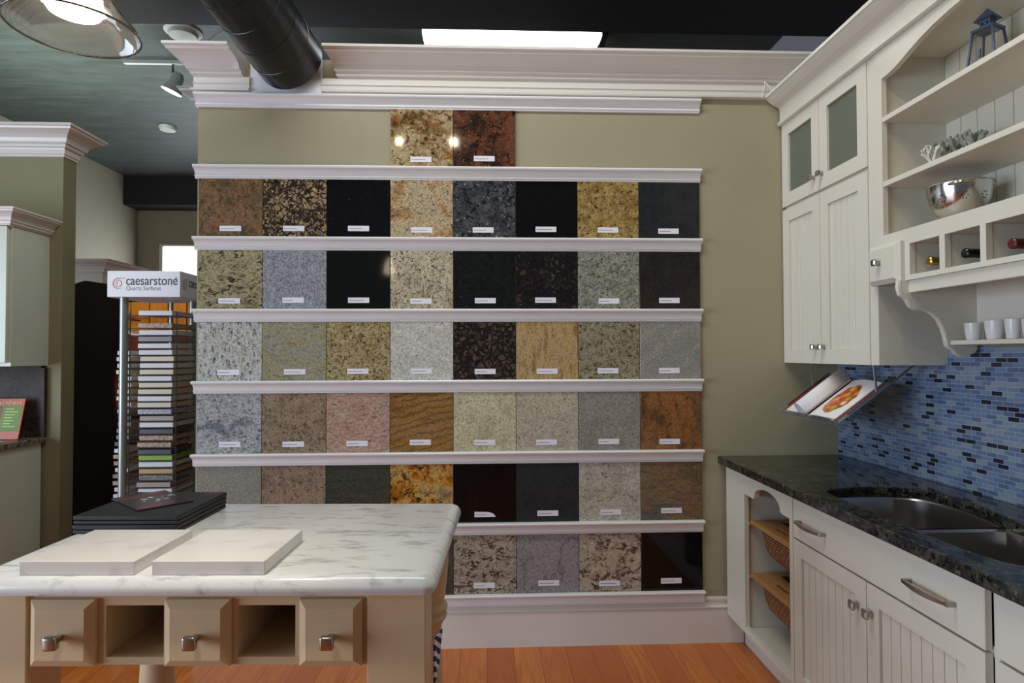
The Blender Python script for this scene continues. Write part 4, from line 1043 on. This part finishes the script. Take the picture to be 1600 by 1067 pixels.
names = {k: v[0] for k, v in kinds.items()}; names.update(s='pink-speckled tan', b='blue-grey speckled', m='grey speckled')
seq = [(489.4, 'w'), (509, 's'), (520, 'w'), (530, 'g'), (540.7, 'w'), (551, 'w'), (561, 'c'), (571.5, 'w'), (581.6, 'c'), (591.8, 'w'), (602, 'c'), (612.4, 'c'), (623.2, 'w'), (633, 'c'), (643.5, 'b'), (654, 't'), (664, 'w'), (674.3, 'k'), (684.4, 's'), (695, 's'), (706, 'k'), (715.3, 'n'), (725.6, 'w'), (736.2, 'o'), (746, 'm'), (757, 't'), (767, 'w'), (777.5, 'c')]
wires = bmesh.new()
ordn = ['topmost', 'second', 'third', 'fourth', 'fifth', 'sixth', 'seventh', 'eighth', 'ninth', 'tenth', 'eleventh', 'twelfth', 'thirteenth', 'fourteenth', 'fifteenth', 'sixteenth', 'seventeenth', 'eighteenth', 'nineteenth', 'twentieth', 'twenty-first', 'twenty-second', 'twenty-third', 'twenty-fourth', 'twenty-fifth', 'twenty-sixth', 'twenty-seventh', 'twenty-eighth']
rnd = random.Random(4)
for i, (py, k) in enumerate(seq):
    z = zs(py)-.012; dx = rnd.uniform(-.008, .008)
    bm = bmesh.new(); x0, x1 = -.062+dx, .137+dx
    prism(bm, [(x0+.02, -.145), (x1, -.145), (x1, .095), (x0, .095), (x0, -.11)], 'z', 0, .026)
    bmesh.ops.bevel(bm, geom=list(bm.edges), offset=.001, segments=1, affect='EDGES')
    lab = names[k]+' quartz sample, '+('topmost' if i == 0 else ordn[i]+' from the top')+' in the front of the rack'
    tag(obj('quartz_sample', bm, QM[k], None, (TX, TY, z)), lab, 'stone sample', 'quartz samples in the tower rack')
for i, (py, k) in enumerate(seq):
    z = zs(py)-.0155
    tube(wires, [(-.100, -.150, z), (.160, -.147, z), (.165, -.02, z), (.165, .10, z), (.11, .11, z)], .0022, 5)
    tube(wires, [(-.118, -.10, z), (-.198, -.06, z), (-.198, .06, z), (-.118, .08, z)], .0020, 5)
tube(wires, [(.160, -.147, .5), (.160, -.147, 1.66)], .003, 5); tube(wires, [(-.088, -.152, .5), (-.088, -.152, 1.66)], .003, 5)
obj('wire_shelves', wires, M['wire'], tw_)
lk = 'wwwgwwcwcwccwctkssgkwoswmtww'
for i, (py, k) in enumerate(seq[5:], 5):
    z = zs(py)-.012; kk = lk[i % len(lk)]; dx = rnd.uniform(-.006, .010)+(.0 if py < 690 else -.012)
    o = obj('quartz_sample', box(-.195+dx, -.125+dx, -.085, .055, 0, .022, .001, 1), QM[kk], None, (TX, TY, z))
    tag(o, names[kk]+' quartz sample jutting out left of the rack pole, level with '+ordn[i]+' front one', 'stone sample', 'quartz samples on the left side of the rack')

# ================================================================ LEFT FOREGROUND CABINETRY
lc = thing('left_wall_cabinet', 'pale cream wall cabinet with crown on the left partition', 'cabinet', (-2.61, 3.77, 1.36))
obj('carcass', boxes((-1.2, 0, -.290, 0, 0, .775), (-1.2, .004, -.294, -.01, -.0, .018)), M['lacquer'], lc)
obj('door', boxes((-.42, -.012, -.312, -.291, .02, .77), bev=.002), M['lacquer'], lc)
t1 = bmesh.new()
sweep(t1, [(p*.62, .775+.085+q*.70) for p, q in CROWN], [(-1.2, -.31, 0, -1), (0, -.31, 1, -1), (0, 0, 1, 0)])
obj('crown', t1, M['trim'], lc)
lb = thing('left_base_cabinet', 'pale cream base cabinet under the tan granite on the left', 'cabinet', (-2.63, 3.77, 0))
obj('carcass', boxes((-1.2, 0, -.60, -.022, .0, .905)), M['lacquer'], lb)
tag(obj('granite_worktop', box(-3.85, -2.612, 3.13, 3.766, .906, .938, .004, 2), M['tan_granite']), 'speckled tan granite worktop at the left edge', 'countertop')
tag(obj('granite_splash', boxes((-3.85, -2.635, 3.748, 3.769, .939, 1.358), (-2.635, -2.612, 3.742, 3.769, .939, 1.345)), M['brown_granite']), 'dark brown granite backsplash slab behind the magazine', 'backsplash')
mg = thing('magazine', 'green and orange magazine leaning on the dark splash at the left edge', 'magazine', (-2.685, 3.64, .940))
mg.rotation_euler = (math.radians(-14), 0, 0)
obj('cover', box(-.22, 0, 0, .008, 0, .235), mat('mag_orange', s2l((196, 84, 44)), .4), mg)
obj('green_panel', box(-.115, -.008, -.001, 0, .045, .195), mat('mag_green', s2l((104, 136, 48)), .5), mg)
obj('photo_panel', box(-.21, -.12, -.001, 0, .03, .195), mat('mag_photo', s2l((120, 96, 70)), .5), mg)
text('title_lettering', 'Garden', .060, mat('mag_title', s2l((232, 190, 140)), .5), mg, Matrix.Translation((-.195, -.001, .202)) @ Matrix.Rotation(PI/2, 4, 'X') @ Matrix.Scale(.55, 4, (0, 1, 0)))
tx_ = bmesh.new()
for k in range(7): B(tx_, -.100, -.100+[.05, .075, .06, .045, .055, .04, .07][k], -.0016, -.0011, .172-.017*k, .178-.017*k)
obj('cover_lines', tx_, mat('mag_text', s2l((190, 205, 120)), .5), mg)
for i, (dx, rot, c, lab) in enumerate(((0, .15, (150, 165, 185), 'blue-grey brochure lying flat on the left worktop, under the other'), (.03, -.2, (196, 204, 214), 'pale brochure lying flat on top of the blue-grey one'))):
    tag(obj('brochure', box(-.14, .10, -.08, .08, 0, .004), mat('brochure_%d' % i, s2l(c), .4), None, (-2.80+dx, 3.46, .9385+i*.0045), rot=(0, 0, rot)), lab, 'brochure', 'brochures on the left worktop')

# ================================================================ FAR ROOM
bp_ = bmesh.new()
yz = [(-3.10, 1.80), (-3.04, 1.93), (-2.93, 1.965), (-2.70, 1.93), (-2.665, 1.80), (-2.675, 1.66), (-2.71, 1.45), (-2.735, 1.25), (-2.73, 1.10), (-2.70, .90), (-2.665, .70), (-2.66, .45), (-2.70, .25), (-2.70, 0), (-3.10, 0)]
prism(bp_, yz, 'y', 4.60, 4.64)
bd = thing('black_display_board', 'tall black curved display board between the partition and the sample rack', 'display board', (0, 0, 0))
obj('panel', bp_, M['black'], bd)
for k, (z, mt) in enumerate(((1.70, 'cherry'), (1.58, 'sign'), (1.42, 'lacquer'), (1.28, 'lacquer'), (1.15, 'sign'), (1.02, 'sign'), (.86, 'post'))):
    obj('sample_chip', box(-.05, .05, -.06, .06, 0, .012), M[mt], bd, (-2.69+.02*(k % 2), 4.74, z), rot=(0, math.radians(28), 0))
obj('top_rail', boxes((-2.95, -2.2, 4.95, 4.99, 1.84, 1.90)), M['black'], bd)
wd = thing('wood_door_display', 'honey coloured wooden cabinet seen through the sample rack', 'cabinet', (-2.75, 5.2, 0))
obj('carcass', boxes((-.35, .42, .03, .5, 0, 1.93)), M['cherry'], wd)
for k in range(5): obj('door', boxes((-.34+k*.152, -.20+k*.152, 0, .028, 1.60, 1.92), bev=.003), M['honey'], wd)
for k in range(3): obj('door', boxes((-.34+k*.253, -.095+k*.253, 0, .028, .08, 1.58), bev=.003), M['cherry'], wd)
fc = thing('far_white_cabinet', 'white crowned cabinet far back behind the black display board', 'cabinet', (-3.72, 6.1, 0))
obj('carcass', boxes((-1.2, 0, 0, .6, 0, 2.22)), M['cab'], fc)
t1 = bmesh.new(); sweep(t1, [(p, 2.34+q) for p, q in CROWN], [(-1.2, 0, 0, -1), (0, 0, 1, -1), (0, .6, 1, 0)]); obj('crown', t1, M['trim'], fc)

# ceiling fixtures
fl = thing('fluorescent_fixture', 'glowing white fluorescent light fixture above the long crown moulding', 'ceiling light', (.23, 5.15, 4.2))
obj('housing', boxes((-.78, .74, -.10, .10, -.06, 0), (.74, .79, -.10, .10, -.12, 0)), M['black'], fl)
obj('diffuser', boxes((-.76, .73, -.095, .095, -.125, -.061), bev=.004), M['tubeglow'], fl)
tk = thing('track_light', 'ceiling track with one lit spot head beyond the crown, left of the duct', 'track light', (-3.05, 5.88, 4.2))
obj('track', boxes((-.36, .36, -.018, .018, -.035, 0), bev=.002), M['detector'], tk)
hdm = bmesh.new(); tube(hdm, [(.09, 0, -.03), (.09, 0, -.12), (.12, 0, -.16)], .012, 8)
obj('arm', hdm, M['nickel'], tk, smooth=True)
hh = lathe(bmesh.new(), [(.035, .13), (.055, .10), (.06, .02), (.095, -.06), (.09, -.06), (.06, .0)], seg=28)
bmesh.ops.transform(hh, matrix=Matrix.Translation((.10, 0, -.24)) @ Matrix.Rotation(math.radians(22), 4, 'Y'), verts=hh.verts)
ho_ = obj('lamp_head', hh, M['detector'], tk, smooth=True)
gl = lathe(bmesh.new(), [(.001, -.056), (.084, -.056), (.084, -.045), (.001, -.045)], seg=28)
bmesh.ops.transform(gl, matrix=Matrix.Translation((.10, 0, -.24)) @ Matrix.Rotation(math.radians(22), 4, 'Y'), verts=gl.verts)
obj('lit_bulb', gl, M['bulb'], ho_)
tag(obj('smoke_detector', lathe(bmesh.new(), [(.10, 0), (.10, -.02), (.085, -.045), (.001, -.05)], seg=32), M['detector'], None, (-3.88, 7.6, 4.2), smooth=True), 'small round white smoke detector on the dark ceiling', 'smoke detector')
tag(obj('ceiling_speaker', lathe(bmesh.new(), [(.15, 0), (.15, -.012), (.12, -.02), (.11, -.05), (.001, -.075)], seg=36), M['detector'], None, (-2.60, 5.33, 4.2), smooth=True), 'large round white ceiling dome half hidden by the black beam', 'ceiling dome')
cbm = bmesh.new(); tube(cbm, [(-2.16, 4.7, 3.70), (-2.12, 4.7, 3.80), (-2.05, 4.7, 3.86), (-1.94, 4.7, 3.92), (-1.80, 4.7, 3.98), (-1.7, 4.7, 4.2)], .010, 8)
tag(obj('ceiling_cable', cbm, M['detector'], smooth=True), 'thin pale cable curving up to the ceiling beside the duct', 'cable')
